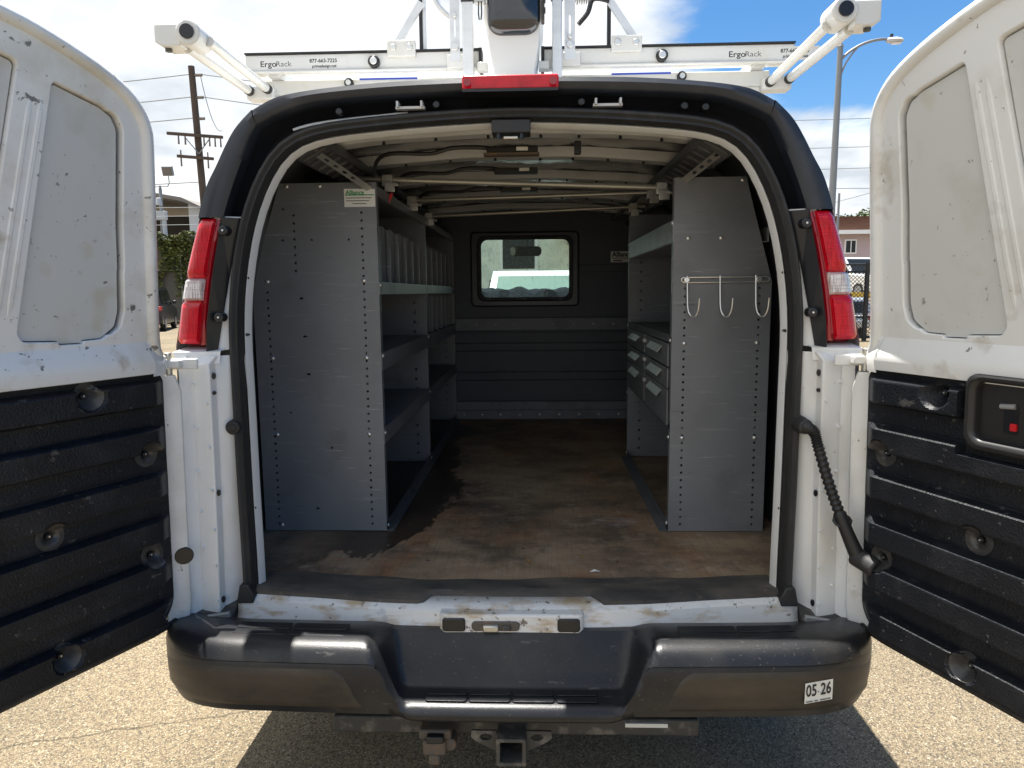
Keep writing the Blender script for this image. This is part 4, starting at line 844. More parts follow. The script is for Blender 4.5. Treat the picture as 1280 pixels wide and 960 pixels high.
# conduit bars across the van, clamped to the shelving
for k, (a, b, lb_) in enumerate((((-.66, 2.86, 2.020), (.575, 2.86, 1.968), 'galvanised conduit bar nearest the rear opening, spanning both shelf units'), ((-.52, 3.35, 1.994), (.60, 3.25, 2.003), 'middle galvanised conduit bar hung across the cargo space'), ((-.52, 3.86, 1.975), (.64, 3.80, 2.006), 'thin galvanised conduit bar closest to the bulkhead, under the roof'))):
    t = thing('conduit_bar', lb_, 'conduit', a, 'bars across the cargo space')
    m = MB(); m.cyl(a, b, .0115 if k == 0 else .009, n=10); m.build('pipe', 'conduit', t, smooth=True)
    for e in (0, 1):
        x = (-.510, -.500, -.500)[k] if e == 0 else (.560, .585, .575)[k]; f_ = (x - a[0]) / (b[0] - a[0]); p = Vector(a).lerp(Vector(b), f_)
        m = MB(); m.bb(p.x - .022, p.x + .022, p.y - .02, p.y + .02, p.z - .028, p.z + .018); m.bb(p.x - .012, p.x + .03, p.y - .024, p.y - .018, p.z - .05, p.z - .01); c = m.build('clamp', 'zinc', t, bevel=.003)
        m = MB(); m.cyl((p.x + .02, p.y - .022, p.z - .02), (p.x + .045, p.y - .022, p.z - .024), .006, n=8); m.build('clamp_screw', 'bolt_zinc', c)
        if k == 0 and e == 0: m = MB(); m.box((p.x + .012, p.y - .03, p.z - .075), (.010, .006, .04), Matrix.Rotation(.4, 3, 'Y')); m.build('tag', 'red_plastic', t)
# wire hook rack on the right unit
HK = thing('hook_rack', 'wire hook rack with three hooks bolted to the right shelf end panel', 'hook', (.74, 2.58, 1.60))
m = MB(); pts = [(.590, .006), (.905, .006)]; 
loop = [(.600, 1.617), (.895, 1.617), (.903, 1.611), (.903, 1.605), (.895, 1.599), (.600, 1.599), (.592, 1.605), (.592, 1.611)]
m.tube([(x, 2.590, z) for x, z in loop], .0028, 6, closed=True); m.build('wire_frame', 'bolt_zinc', HK, smooth=True)
for x in (.612, .728, .854):
    pth = smooth_path([(x, 2.588, 1.622), (x + .001, 2.585, 1.56), (x + .003, 2.58, 1.505), (x + .012, 2.57, 1.480), (x + .024, 2.556, 1.478), (x + .032, 2.545, 1.50), (x + .034, 2.54, 1.53), (x + .034, 2.538, 1.542)], 5)
    m = MB(); m.tube(pth, .0030, 7); h = m.build('hook', 'bolt_zinc', HK, smooth=True)
for x in (.610, .866):
    m = MB(); m.cyl((x, 2.598, 1.608), (x, 2.584, 1.608), .011, n=12); m.build('washer', 'bolt_zinc', HK, bevel=.002)

# ------------------------------------------------------------------ bulkhead
BK = thing('bulkhead', 'dark grey steel bulkhead with a small scratched window behind the seats', 'bulkhead', (0, 5.05, .67))
WX0, WX1, WZ0, WZ1 = -.386, .366, 1.470, 1.985
def bkp(a, b, t): return (a, 5.04 + t, b)
arc = [(-.985, 1.40), (-.985, 1.55), (-.93, 1.80), (-.86, 1.97), (-.78, 2.10), (-.4, 2.165), (0, 2.175), (.4, 2.165), (.78, 2.10), (.86, 1.97), (.93, 1.80), (.985, 1.55), (.985, 1.40)]
sheet('upper_panel', 'bulkhead', bkp, arc, [rrect(WX0 + .04, WX1 - .04, WZ0 + .04, WZ1 - .04, .05)], thick=.008, parent=BK)
for z0, z1 in ((1.296, 1.392), (1.215, 1.285), (1.01, 1.155), (.80, .945)):
    m = MB(); m.bb(-.985, .985, 5.036, 5.044, z0, z1); m.build('panel', 'bulkhead', BK, bevel=.002)
m = MB(); m.bb(-.985, .985, 5.05, 5.058, .67, 1.41); m.build('backing_panel', 'bulkhead', BK)
for z0, z1, mt in ((1.303, 1.388, 'bulkhead_strip'), (1.160, 1.212, 'bulkhead'), (.95, 1.005, 'bulkhead')):
    m = MB(); m.bb(-.985, .985, 5.026, 5.036, z0, z1); m.build('rail', mt, BK, bevel=.003)
for x0, x1 in ((-.985, WX0 - .004), (WX1 + .004, .985)):
    m = MB(); m.bb(x0, x1, 5.028, 5.036, 1.705, 1.755); m.build('rail', 'bulkhead', BK, bevel=.003)
m = MB(); m.bb(-.985, .985, 5.020, 5.05, .70, .795); m.bb(-.985, .985, 5.0, 5.03, .6705, .735); m.build('kick_plate', 'bulkhead_strip', BK, bevel=.003)
bolts(BK, [(x, 5.026, 1.345) for x in (-.35, -.22, -.09, .05, .19, .33, .47, .61)] + [(x, 5.0, .705) for x in (-.45, -.32, -.19, -.05, .09, .23, .37, .51, .65)])
sheet('window_frame', 'black_trim', lambda a, b, t: (a, 5.018 + t, b), rrect(WX0, WX1, WZ0, WZ1, .03), [rrect(-.335, .318, 1.516, 1.950, .045)], thick=.036, bev=.010, parent=BK)
wf = sheet('window_gasket', 'rubber', lambda a, b, t: (a, 5.022 + t, b), rrect(-.345, .328, 1.506, 1.960, .045), [rrect(-.313, .298, 1.535, 1.932, .045)], thick=.02, bev=.005, parent=BK)
for x, z in [(x, z) for x in (-.26, -.01, .24) for z in (1.522, 1.946)] + [(x, z) for x in (-.328, .312) for z in (1.63, 1.83)]:
    m = MB(); m.cyl((x, 5.02, z), (x, 5.008, z), .007, n=8); m.build('screw', 'gloss_black', wf)
m = MB(); m.prism(rrect(-.33, .313, 1.52, 1.945, .045), bkp, -.004, .0); m.build('pane', 'scratched_pane', BK)
def lb2(a, b, t): return (.588 + a, 5.0335 - t, 1.770 + b)
m = MB(); m.prism([(0, 0), (.20, 0), (.20, .075), (0, .075)], lb2, -.002, .0005); lb = m.build('maker_label', 'sticker_white', BK, label='white maker label beside the window')
words('lettering', 'Alliance', .046, 'print_black', lambda a, b, t: lb2(.012 + a, .053 + b, .0008 + t), lb, sx=.9, bold=.0015)
m = MB(); m.prism([(.012, .026), (.19, .026), (.19, .031), (.012, .031)], lb2, .0007, .0012); m.prism([(.02, .008), (.08, .008), (.08, .016), (.02, .016)], lb2, .0007, .0012); m.build('fine_print', 'print_black', lb)
# litter on the floor
for nm, lb_, cat, mt, pts in (('dry_leaf', 'curled dry leaf lying on the plywood near the right shelving', 'leaf', 'dry_leaf', [(.20, 2.36), (.215, 2.34), (.235, 2.31), (.225, 2.335)]), ('dry_leaf', 'curled dry leaf on the middle of the plywood floor', 'leaf', 'dry_leaf', [(.03, 2.31), (.045, 2.295), (.055, 2.265), (.038, 2.285)]), ('paper_scrap', 'tiny white paper scrap on the floor near the mat', 'scrap', 'paper', [(.24, 2.205), (.262, 2.20), (.275, 2.206), (.255, 2.212)])):
    m = MB(); k = len(pts); m.add([(x, y, .6715 + (.006 if i % 2 else .001)) for i, (x, y) in enumerate(pts)], [tuple(range(k))]); o = m.build(nm, mt, None, solid=.001); tag(o, lb_, cat)

# ------------------------------------------------------------------ ladder rack
RK = thing('ladder_rack', 'white ladder rack on the van roof with two roller arms reaching rearward', 'rack', (0, 3.2, 2.2))
for s, x0, x1 in ((-1, -.900, -.112), (1, .100, .920)):
    m = MB(); m.bb(x0, x1, 2.47, 2.53, 2.310, 2.366); m.bb(x0, x1, 2.462, 2.47, 2.304, 2.314); br = m.build('slide_bar', 'rack_white', RK, bevel=.004)
    m = MB(); m.bb(x0, x1, 2.464, 2.53, 2.3662, 2.3715); m.build('top_strip', 'black_plastic', br)
    xe = x1 if s < 0 else x0; m = MB(); m.bb(xe - .002, xe + .008, 2.462, 2.53, 2.300, 2.372) if s < 0 else m.bb(xe - .008, xe + .002, 2.462, 2.53, 2.300, 2.372); m.build('end_cap', 'black_plastic', br)
    xr_ = -.463 if s < 0 else .487
    m = MB(); m.cyl((xr_, 2.47, 2.334), (xr_, 2.452, 2.334), .0195, n=24); ro = m.build('roller', 'black_plastic', br, bevel=.003)
    m = MB(); m.cyl((xr_, 2.452, 2.334), (xr_, 2.447, 2.334), .012, n=18); m.build('roller_bolt', 'bolt_zinc', ro, bevel=.002)
    xl = -.850 if s < 0 else .705
    def rt(a, b, t, xl=xl): return (xl + a, 2.4695 - t, 2.335 + b)
    words('lettering', 'Ergo', .026, 'print_black', lambda a, b, t: rt(a, b, t), br, bold=.0003, sx=1.15); words('lettering', 'Rack', .024, 'print_grey', lambda a, b, t: rt(a + .053, b, t), br, sx=1.15)
    m = MB(); m.prism([(-.012, -.021), (.295, -.021), (.295, .022), (-.012, .022)], rt, -.002, .0002); m.build('decal', 'rack_white', br)
    words('lettering', '877-663-7225', .0165, 'print_black', lambda a, b, t: rt(a + .168, b + .008, t), br, bold=.0004, sx=1.0); words('lettering', 'primedesign.net', .0135, 'print_black', lambda a, b, t: rt(a + .176, b - .009, t), br, bold=.0003, sx=.95)
    # bolted plate, diagonal and dark post
    x0p, x1p = (-.417, -.323) if s < 0 else (.322, .421)
    m = MB(); m.bb(x0p, x1p, 2.455, 2.4695, 2.348, 2.398); pt = m.build('bracket_plate', 'rack_white', RK, bevel=.002)
    for x in (x0p + .02, x1p - .02):
        m = MB(); m.cyl((x, 2.4545, 2.376), (x, 2.449, 2.376), .0105, n=14); m.build('bolt_head', 'bolt_zinc', pt, bevel=.002)
    xp = -.308 if s < 0 else .317
    m = MB(); m.bb(xp - .006, xp + .006, 2.49, 2.51, 2.3715, 2.75); m.build('post', 'black_plastic', RK)
    m = MB(); m.bb(xp + (-.016 if s > 0 else .006), xp + (-.006 if s > 0 else .016), 2.492, 2.508, 2.3715, 2.75) if s < 0 else None
    if s < 0: m.build('post_edge', 'alloy', RK)
    xa = -.385 if s < 0 else .398; a, b = Vector((xa, 2.475, 2.395)), Vector((xp, 2.475, 2.395 + .118)); d_ = b - a
    m = MB(); m.box((a + b) / 2, (.024, .008, d_.length + .02), Matrix.Rotation(math.atan2(d_.x, d_.z), 3, 'Y')); m.build('diagonal', 'alloy', RK)
    # flat upright with slot, square post with cap
    xf_ = (-.206, -.175) if s < 0 else (.168, .203); fl_ = rrect(xf_[0], xf_[1], 2.325, 2.75, .003, 2); xm = sum(xf_) / 2
    sheet('slotted_upright', 'alloy', lambda a, b, t: (a, 2.452 + t, b), fl_, [rrect(xm - .003, xm + .003, 2.402, 2.455 if s < 0 else 2.462, .0028, 3)], thick=.006, parent=RK)
    for z, r_ in ((2.37, .012), (2.468 if s < 0 else 2.395, .008)):
        m = MB(); m.cyl((xm, 2.449, z), (xm, 2.440, z), r_, n=16); m.build('pivot_bolt', 'bolt_zinc', RK, bevel=.002)
    xq = (-.164, -.129) if s < 0 else (.128, .160)
    m = MB(); m.bb(xq[0], xq[1], 2.43, 2.46, 2.24, 2.505); po = m.build('square_post', 'alloy', RK, bevel=.003)
    m = MB(); m.bb(xq[0] - .005, xq[1] + .005, 2.425, 2.465, 2.505, 2.545); m.build('post_cap', 'black_plastic', po, bevel=.008)
    m = MB(); m.bb(xf_[0] - .012, xf_[1] + .018, 2.452, 2.4695, 2.306, 2.35); m.build('pivot_block', 'rack_white', RK, bevel=.003)
    m = MB(); m.bb(*sorted((s * .118, s * .085)), 2.44, 2.48, 2.295, 2.320); m.build('stop_block', 'rack_white', RK, bevel=.003)
# lever and return spring
m = MB(); m.tube(smooth_path([(.215, 2.47, 2.44), (.245, 2.47, 2.475), (.258, 2.47, 2.512), (.28, 2.47, 2.518), (.315, 2.47, 2.51)], 5), .008, 8); m.build('release_lever', 'black_plastic', RK, smooth=True)
m = MB(); m.tube([(.205 + .0006 * i, 2.48 + .011 * math.cos(i * .5), 2.515 + .011 * math.sin(i * .5)) for i in range(90)], .0018, 5); m.build('return_spring', 'zinc', RK)
m = MB(); m.tube(smooth_path([(-.205, 2.47, 2.47), (-.245, 2.47, 2.51), (-.262, 2.47, 2.56), (-.262, 2.47, 2.62)], 5), .009, 8); m.build('release_lever', 'alloy', RK, smooth=True)
# fixed lower bars, feet and side rails
for Y in (2.53, 3.9, 4.9):
    m = MB(); m.bb(-.86, .86, Y, Y + .06, 2.250, 2.302); c = m.build('cross_bar', 'rack_white', RK, bevel=.004)
    for s in (-1, 1):
        m = MB(); m.bb(s * .80 - .03, s * .80 + .03, Y, Y + .06, 2.11, 2.25); m.build('foot', 'rack_white', c, bevel=.004)
        if Y < 3: m = MB(); m.cyl((s * .565, Y, 2.285), (s * .565, Y - .015, 2.285), .016, n=20); m.build('bar_roller', 'black_plastic', c, bevel=.003); m = MB(); m.cyl((s * .565, Y - .015, 2.285), (s * .565, Y - .02, 2.285), .009, n=14); m.build('bar_bolt', 'bolt_zinc', c); m = MB(); m.bb(s * .43 - .10, s * .43 + .10, Y - .002, Y, 2.296, 2.3015); m.build('blue_label', 'blue_label', c)
for s in (-1, 1):
    m = MB(); m.bb(s * .815 - .02, s * .815 + .02, 2.5, 5.1, 2.302, 2.34); m.build('side_rail', 'rack_white', RK, bevel=.003)
    # roller arm
    if s < 0: t1, t2, bk, hub = ((-.868, 2.13, 2.296), (-.838, 2.52, 2.262)), ((-.930, 2.13, 2.280), (-.900, 2.52, 2.258)), (-1.006, -.93, 2.272, 2.332), (-.907, 2.307)
    else: t1, t2, bk, hub = ((.888, 2.13, 2.300), (.850, 2.52, 2.252)), ((.950, 2.13, 2.288), (.912, 2.52, 2.262)), (.945, 1.018, 2.286, 2.352), (.918, 2.326)
    for q in (t1, t2):
        m = MB(); m.cyl(q[0], q[1], .0145, n=14); m.build('arm_tube', 'rack_white', RK, smooth=True)
        m = MB(); a, b = Vector(q[1]), Vector(q[0]); d_ = (b - a).normalized(); m.cyl(a + d_ * .015, a + d_ * .035, .0165, n=14); m.build('arm_collar', 'black_plastic', RK)
    m = MB(); m.prism([(bk[0], bk[2] + .012), (bk[0] + .02 * (s < 0), bk[2]), (bk[1] - .02 * (s > 0), bk[2]), (bk[1], bk[2] + .012), (bk[1], bk[3]), (bk[0], bk[3])], lambda a, b, t: (a, t, b), 2.085, 2.16); hb = m.build('roller_block', 'rack_white', RK, bevel=.004)
    m = MB(); m.cyl((hub[0], 2.078, hub[1]), (hub[0], 2.17, hub[1]), .036, n=28); m.build('hub', 'rack_white', hb, bevel=.006)
    m = MB(); m.cyl((hub[0], 2.072, hub[1]), (hub[0], 2.08, hub[1]), .020, n=22); m.build('hub_hole', 'gloss_black', hb)
    m = MB(); m.cyl(((bk[0] + bk[1]) / 2 + .01 * s, 2.11, bk[2] - .008), ((bk[0] + bk[1]) / 2 + .01 * s, 2.11, bk[2] + .004), .010, n=12); m.build('block_screw', 'hitch_steel', hb)
    xc = -.865 if s < 0 else .88
    m = MB(); m.bb(xc - .05, xc + .045, 2.50, 2.56, 2.232, 2.275); m.build('arm_clamp', 'rack_white', RK, bevel=.006)
# white conduit carrier standing between the uprights
CR = thing('roof_carrier', 'white roof carrier with rounded glossy dark hinged end between the rack uprights', 'carrier', (.006, 3.2, 2.2))
m = MB(); m.loft([[(.006 + x * k, Y, z) for x, z in ((-.060, 2.205), (-.064, 2.26), (-.078, 2.335), (-.082, 2.40), (.082, 2.40), (.078, 2.335), (.064, 2.26), (.060, 2.205))] for Y, k in ((2.33, .97), (2.335, 1.0), (2.62, 1.0))], closed=False)
m.add([(.006 + x * .97, 2.33, z) for x, z in ((-.060, 2.205), (-.064, 2.26), (-.078, 2.335), (-.082, 2.40), (.082, 2.40), (.078, 2.335), (.064, 2.26), (.060, 2.205))], [tuple(range(8))]); m.build('saddle', 'rack_white', CR, smooth=True)
m = MB(); m.prism(rrect(-.088, .100, 2.36, 2.62, .07, 8), lambda a, b, t: (a, t, b), 2.34, 4.95); m.build('tube', 'rack_white', CR, bevel=.01)
dm = MB(); ring = rrect(-.076, .088, 2.362, 2.61, .045, 8); rows = []
for k, d_ in ((1.0, .0), (1.0, .010), (.97, .022), (.88, .031), (.6, .036), (.2, .038)): rows.append([(.006 + (x - .006) * k, 2.338 - d_, 2.486 + (z - 2.486) * k) for x, z in ring])
dm.loft(rows, closed=True); dm.add([(.006 + (x - .006) * .2, 2.30, 2.486 + (z - 2.486) * .2) for x, z in ring], [tuple(range(len(ring)))]); dm.build('end_door', 'dark_lens', CR, smooth=True)
m = MB(); m.bb(.092, .102, 2.31, 2.34, 2.395, 2.55); hg = m.build('hinge', 'hitch_steel', CR, bevel=.002)
for z in (2.42, 2.45, 2.48, 2.51): m = MB(); m.bb(.097, .105, 2.306, 2.32, z, z + .014); m.build('knuckle', 'black_plastic', hg)
m = MB(); m.bb(-.112, -.080, 2.31, 2.33, 2.452, 2.470); hp = m.build('hasp', 'zinc', CR, bevel=.003)
m = MB(); m.tube([(-.100, 2.305, 2.455), (-.101, 2.303, 2.42), (-.099, 2.303, 2.402), (-.093, 2.303, 2.402), (-.091, 2.303, 2.42), (-.092, 2.305, 2.455)], .0022, 6); m.build('retaining_pin', 'hitch_steel', hp)

# ------------------------------------------------------------------ surroundings, left of the van
PT = thing('utility_pole', 'weathered wooden utility pole with two crossarms rising behind the parking lot', 'utility pole', (-10.95, 24, 0))
m = MB(); m.cyl((-10.90, 24, -.2), (-11.19, 24, 9.0), .135, .10, n=14); m.build('shaft', 'pole_wood', PT, smooth=True)
for (x0, z0), (x1, z1) in (((-12.04, 6.86), (-10.20, 6.70)), ((-11.75, 6.13), (-10.55, 6.02))):
    m = MB(); a, b = Vector((x0, 23.8, z0)), Vector((x1, 23.8, z1)); d_ = b - a; m.box((a + b) / 2, (d_.length, .09, .09), Matrix.Rotation(-math.atan2(d_.z, d_.x), 3, 'Y')); ca = m.build('crossarm', 'pole_wood', PT)
    for k in (.2, .32, .66, .76, .86, .96) if z0 > 6.5 else (.1, .85):
        p = a.lerp(b, k); m = MB(); m.cyl((p.x, 23.8, p.z - .32), (p.x, 23.8, p.z + (.05 if z0 > 6.5 else .2)), .032, .022, n=8); m.build('insulator', 'ceramic', ca)
for s_ in (-1, 1):
    m = MB(); m.tube([(-11.05, 23.86, 6.2), (-11.05 + s_ * .42, 23.86, 6.72)], .018, 5); m.build('arm_brace', 'pole_metal', PT)
for z in (8.72, 8.02, 7.35):
    m = MB(); m.cyl((-11.1, 24, z), (-10.85, 24, z), .05, n=8); m.build('side_insulator', 'ceramic', PT)
def power_line(label, a, b, sag, r=.016):
    pts = [Vector(a).lerp(Vector(b), i / 16) + Vector((0, 0, -sag * 4 * (i / 16) * (1 - i / 16))) for i in range(17)]
    w = MB(); w.tube(pts, r, 5); return tag(w.build('power_line', 'wire'), label, 'power line', 'overhead lines')
power_line('topmost overhead line reaching the wooden utility pole from far left', (-40, 27, 8.6), (-11.1, 24, 8.76), .35)
power_line('second overhead line down meeting the wooden utility pole', (-40, 27, 7.9), (-11.1, 24, 8.05), .35)
power_line('third overhead line down meeting the wooden utility pole', (-40, 27, 7.3), (-11.1, 24, 7.38), .3)
power_line('overhead line leaving the wooden pole rightward at its top', (-11.0, 24, 8.76), (8, 40, 11.5), .5)
power_line('overhead line leaving the wooden pole rightward at mid height', (-11.0, 24, 8.05), (8, 40, 10.2), .5)
power_line('lowest overhead line passing below the crossarms of the wooden pole', (-40, 26, 5.2), (-11.0, 24, 5.32), .15)
power_line('slack loop hanging from the top line by the wooden pole', (-10.9, 24, 8.7), (-10.3, 24, 6.95), .5, .012)
FL = thing('floodlight_pole', 'grey steel floodlight pole with a square lamp and junction box', 'floodlight', (-20.7, 40, 0))
m = MB(); m.cyl((-21.0, 40, 0), (-20.9, 40, 7.5), .13, .09, n=12); m.cyl((-20.9, 40, 7.4), (-20.9, 40, 7.65), .06, n=8); m.cyl((-21.4, 40, 7.6), (-20.46, 40, 7.6), .03, n=6); m.build('shaft', 'pole_metal', FL)
m = MB(); m.box((-20.35, 39.9, 8.42), (.58, .2, .52), Matrix.Rotation(.3, 3, 'X')); lm = m.build('lamp_head', 'pole_metal', FL, bevel=.02)
m = MB(); m.box((-20.35, 39.79, 8.38), (.46, .02, .40), Matrix.Rotation(.3, 3, 'X')); m.build('lens', 'ceramic', lm)
m = MB(); m.tube([(-20.46, 40, 7.6), (-20.36, 40, 7.8), (-20.36, 39.95, 8.15)], .028, 6); m.build('lamp_arm', 'pole_metal', FL)
m = MB(); m.box((-20.85, 39.8, 6.0), (.62, .25, .48)); m.build('junction_box', 'shed_wall', FL, bevel=.02)
m = MB(); m.cyl((-20.88, 39.7, 6.55), (-20.88, 39.7, 6.95), .18, .12, n=12); m.build('camera_dome', 'shed_wall', FL, bevel=.03)
m = MB(); m.cyl((-20.70, 39.85, 4.3), (-20.72, 39.85, 5.8), .12, n=10); m.build('conduit', 'shed_wall', FL)
SH = thing('warehouse', 'open-fronted warehouse with pale corner wall behind the ivy fence', 'building', (-26, 48, 0))
m = MB(); m.prism([(-38, 8.6), (-24.4, 8.05), (-22.0, 7.62), (-20.9, 7.1), (-20.9, 6.92), (-22.0, 7.40), (-24.4, 7.80), (-38, 8.3)], lambda a, b, t: (a, t, b), 44.5, 60); m.build('roof', 'shed_roof', SH)
m = MB(); m.bb(-38, -21.2, 52, 52.3, 0, 7.3); m.build('back_wall', 'shed_dark', SH)
m = MB(); m.prism([(-21.9, 0), (-21.0, 0), (-21.0, 7.05), (-21.9, 7.40)], lambda a, b, t: (a, t, b), 45.2, 45.6); m.build('corner_wall', 'shed_wall', SH)
m = MB(); m.bb(-21.2, -21.0, 45.6, 52, 0, 7.0); m.build('side_wall', 'shed_wall', SH)
m = MB(); m.bb(-38, -21.9, 46, 46.15, 5.2, 5.5); m.build('lintel', 'shed_dark', SH)
FN = thing('ivy_fence', 'dark screened chain-link fence with ivy spilling over its top rail', 'fence', (-19.7, 38, 0))
m = MB(); m.bb(-34, -16.0, 38.0, 38.04, .3, 4.55); m.build('screen', 'fence_dark', FN)
for x in (-21.6, -19.0, -16.4): m = MB(); m.cyl((x, 37.95, 0), (x, 37.95, 4.65), .045, n=8); m.build('post', 'fence_pipe', FN)
for z in (4.5, 2.92): m = MB(); m.cyl((-34, 37.93, z), (-16.0, 37.93, z), .035, n=8); m.build('rail', 'fence_pipe', FN)
for z in (5.3, 5.75, 6.2): m = MB(); m.cyl((-34, 37.95, z), (-16.0, 37.95, z), .014, n=5); m.build('barbed_wire', 'fence_pipe', FN)
def leaves(n_, pick, size):
    b = MB()
    for _ in range(n_):
        p = Vector(pick()); r_ = size * random.uniform(.6, 1.3); q = Matrix.Rotation(random.uniform(0, 6.3), 3, 'Z') @ Matrix.Rotation(random.uniform(-1.3, 1.3), 3, 'X')
        b.add([p + q @ Vector(v) for v in ((-.5 * r_, 0, 0), (0, -.35 * r_, 0), (.6 * r_, 0, .12 * r_), (0, .35 * r_, 0))], [(0, 1, 2, 3)])
    return b
def ivy():
    while True:
        x = random.uniform(-24, -16.4); z = random.uniform(1.4, 4.85)
        d = (z - 1.4) / 3.4
        if random.random() < .25 + .75 * (d ** 1.2) and math.sin(x * 2.1 + z) + math.sin(x * 5.3 - 2 * z) * .6 > -1.1 + (.9 - d): return (x, 37.9 + random.uniform(-.25, .1), z + .15 * math.sin(x * 3))
o = leaves(7000, ivy, .17).build('ivy', 'leaf_ivy', FN); o['kind'] = 'stuff'

# ---- cars
def car(name, label, paint, loc, rz, L=4.6, Wd=1.85, H=1.75, hood=.28, tail=.0, cabin=(.02, .70), box=False, group='parked cars'):
    t = thing(name, label, 'car', (0, 0, 0), group); hw = Wd / 2; b0 = .32; belt = H * .58
    def X(a, b, c): return Vector((a, b, c))
    rear, front = -L / 2, L / 2; y0, y1 = rear + cabin[0] * L, rear + cabin[1] * L
    side_ = [(rear + .05, b0), (rear, .55), (rear + .03, belt - .05), (y0 + .02, belt), (y1, belt), (front - .25, belt - .12), (front - .02, belt - .35), (front, .5), (front - .08, b0)]
    rows = []
    for x, k in ((-hw, .93), (-hw + .02, .985), (-hw + .12, 1.0), (hw - .12, 1.0), (hw - .02, .985), (hw, .93)): rows.append([X(x, y * (1 if abs(k - 1) < .01 else .992), b0 + (z - b0) * k) for y, z in side_])
    m = MB(); m.loft(rows, closed=True); m.add(rows[0], [tuple(range(len(side_)))]); m.add(rows[-1], [tuple(range(len(side_)))]); m.build('body', paint, t, smooth=True, bevel=.03)
    gy = [(y0 + .03, belt - .01), (y0 + (.16 if not box else .08), H - .06), (y0 + .32, H), (y1 - .75, H - .01), (y1 - .62, H - .06), (y1 + .05, belt - .01)]
    rows = [[X(x * (1 - (.13 if z > belt + .1 else 0)), y, z) for y, z in gy] for x in (-hw + .04, hw - .04)]
    m = MB(); m.loft(rows, closed=True); m.add(rows[0], [tuple(range(6))]); m.add(rows[1], [tuple(range(6))]); m.build('cabin', paint, t, bevel=.04)
    for s in (-1, 1):
        m = MB(); zb, zt = belt + .04, H - .14; xb, xt = s * (hw - .035), s * (hw - .04) * .885
        yb = [y0 + .18, y0 + (y1 - y0) * .42, y0 + (y1 - y0) * .46, y1 - .12]; yt = [y0 + .30, y0 + (y1 - y0) * .42, y0 + (y1 - y0) * .46, y1 - .66]
        for i in (0, 2):
            m2 = MB(); m2.loft([[X(xb, yb[i], zb), X(xb, yb[i + 1], zb)], [X(xt * 1.02, yt[i], zt), X(xt * 1.02, yt[i + 1], zt)]]); m2.build('side_window', 'car_glass', t, solid=.02)
        for y in (rear + .85, front - .85):
            w = MB(); w.cyl((s * (hw - .20), y, .34), (s * (hw + .01), y, .34), .34, n=22); ww = w.build('wheel', 'tyre', t, bevel=.03); w = MB(); w.cyl((s * (hw + .005), y, .34), (s * (hw + .02), y, .34), .21, n=16); w.build('rim', 'rim_steel', ww)
        m = MB(); m.bb(s * (hw - .26), s * (hw - .0), rear - .02, rear + .12, belt - .22, belt - .03); m.build('tail_lamp', 'tail_red', t, bevel=.02)
        m = MB(); m.bb(s * (hw - .38), s * (hw - .04), front - .16, front - .03, belt - .42, belt - .26); m.build('headlight', 'clear_lens', t, bevel=.03)
        m = MB(); m.bb(s * (hw + .0), s * (hw + .18), y1 - .25, y1 - .12, belt + .05, belt + .2); m.build('wing_mirror', paint, t, bevel=.03)
    m = MB(); m.loft([[X(-hw + .2, y0 + .035, belt + .05), X(hw - .2, y0 + .035, belt + .05)], [X(-hw + .26, y0 + (.15 if not box else .075), H - .14), X(hw - .26, y0 + (.15 if not box else .075), H - .14)]]); m.build('rear_window', 'car_glass', t, solid=.03)
    m = MB(); m.loft([[X(-hw + .16, y1 + .03, belt + .03), X(hw - .16, y1 + .03, belt + .03)], [X(-hw + .25, y1 - .60, H - .10), X(hw - .25, y1 - .60, H - .10)]]); m.build('windscreen', 'windscreen_tint' if name == 'parked_van' else 'car_glass', t, solid=.03)
    m = MB(); m.bb(-hw + .45, hw - .45, front - .1, front + .01, .55, .78); m.build('grille', 'black_plastic', t, bevel=.02)
    m = MB(); m.bb(-hw + .05, hw - .05, rear - .03, rear + .05, .34, .58); m.build('bumper', 'black_plastic' if paint == 'car_black' else paint, t, bevel=.03)
    m = MB(); m.bb(-.16, .16, rear - .035, rear - .02, .36, .48); m.build('number_plate', 'sticker_white', t)
    t.location = loc; t.rotation_euler = (0, 0, rz); return t
car('parked_suv', 'dark SUV with red tail lamps parked by the ivy fence', 'car_black', (-18.05, 32.6, 0), R(20), 4.9, 1.95, 1.95, box=True, cabin=(.02, .74))
car('parked_car', 'white hatchback parked beyond the dark SUV', 'car_white', (-20.6, 41.0, 0), R(195), 4.3, 1.8, 1.6)

# ------------------------------------------------------------------ surroundings, right of the van
SL = thing('street_lamp', 'grey street lamp with a curved arm against the blue sky', 'street lamp', (7.25, 18, 0))
m = MB(); m.cyl((7.24, 18, 0), (7.30, 18, 7.28), .11, .062, n=14); m.build('shaft', 'pole_metal', SL, smooth=True)
m = MB(); m.cyl((7.30, 18, 7.27), (7.30, 18, 7.34), .075, .05, n=12); m.build('finial', 'pole_metal', SL)
m = MB(); m.tube(smooth_path([(7.32, 18, 6.98), (7.5, 18, 7.14), (7.75, 18, 7.29), (8.0, 18, 7.38), (8.25, 18, 7.42), (8.42, 18, 7.41)], 5), .032, 8); m.build('arm', 'pole_metal', SL, smooth=True)
m = MB(); m.tube(smooth_path([(7.32, 18, 6.55), (7.42, 18, 6.85), (7.58, 18, 7.10), (7.72, 18, 7.27)], 4), .02, 6); m.build('arm_brace', 'pole_metal', SL, smooth=True)
m = MB(); rows = []
for x, w_, h_ in ((8.36, .02, .03), (8.40, .08, .06), (8.55, .12, .075), (8.70, .09, .05), (8.76, .02, .02)): rows.append([(x, 18 + w_ * math.cos(k * .7854), 7.39 + h_ * math.sin(k * .7854)) for k in range(8)])
m.loft(rows, closed=True); hd_ = m.build('lamp_head', 'shed_wall', SL, smooth=True)
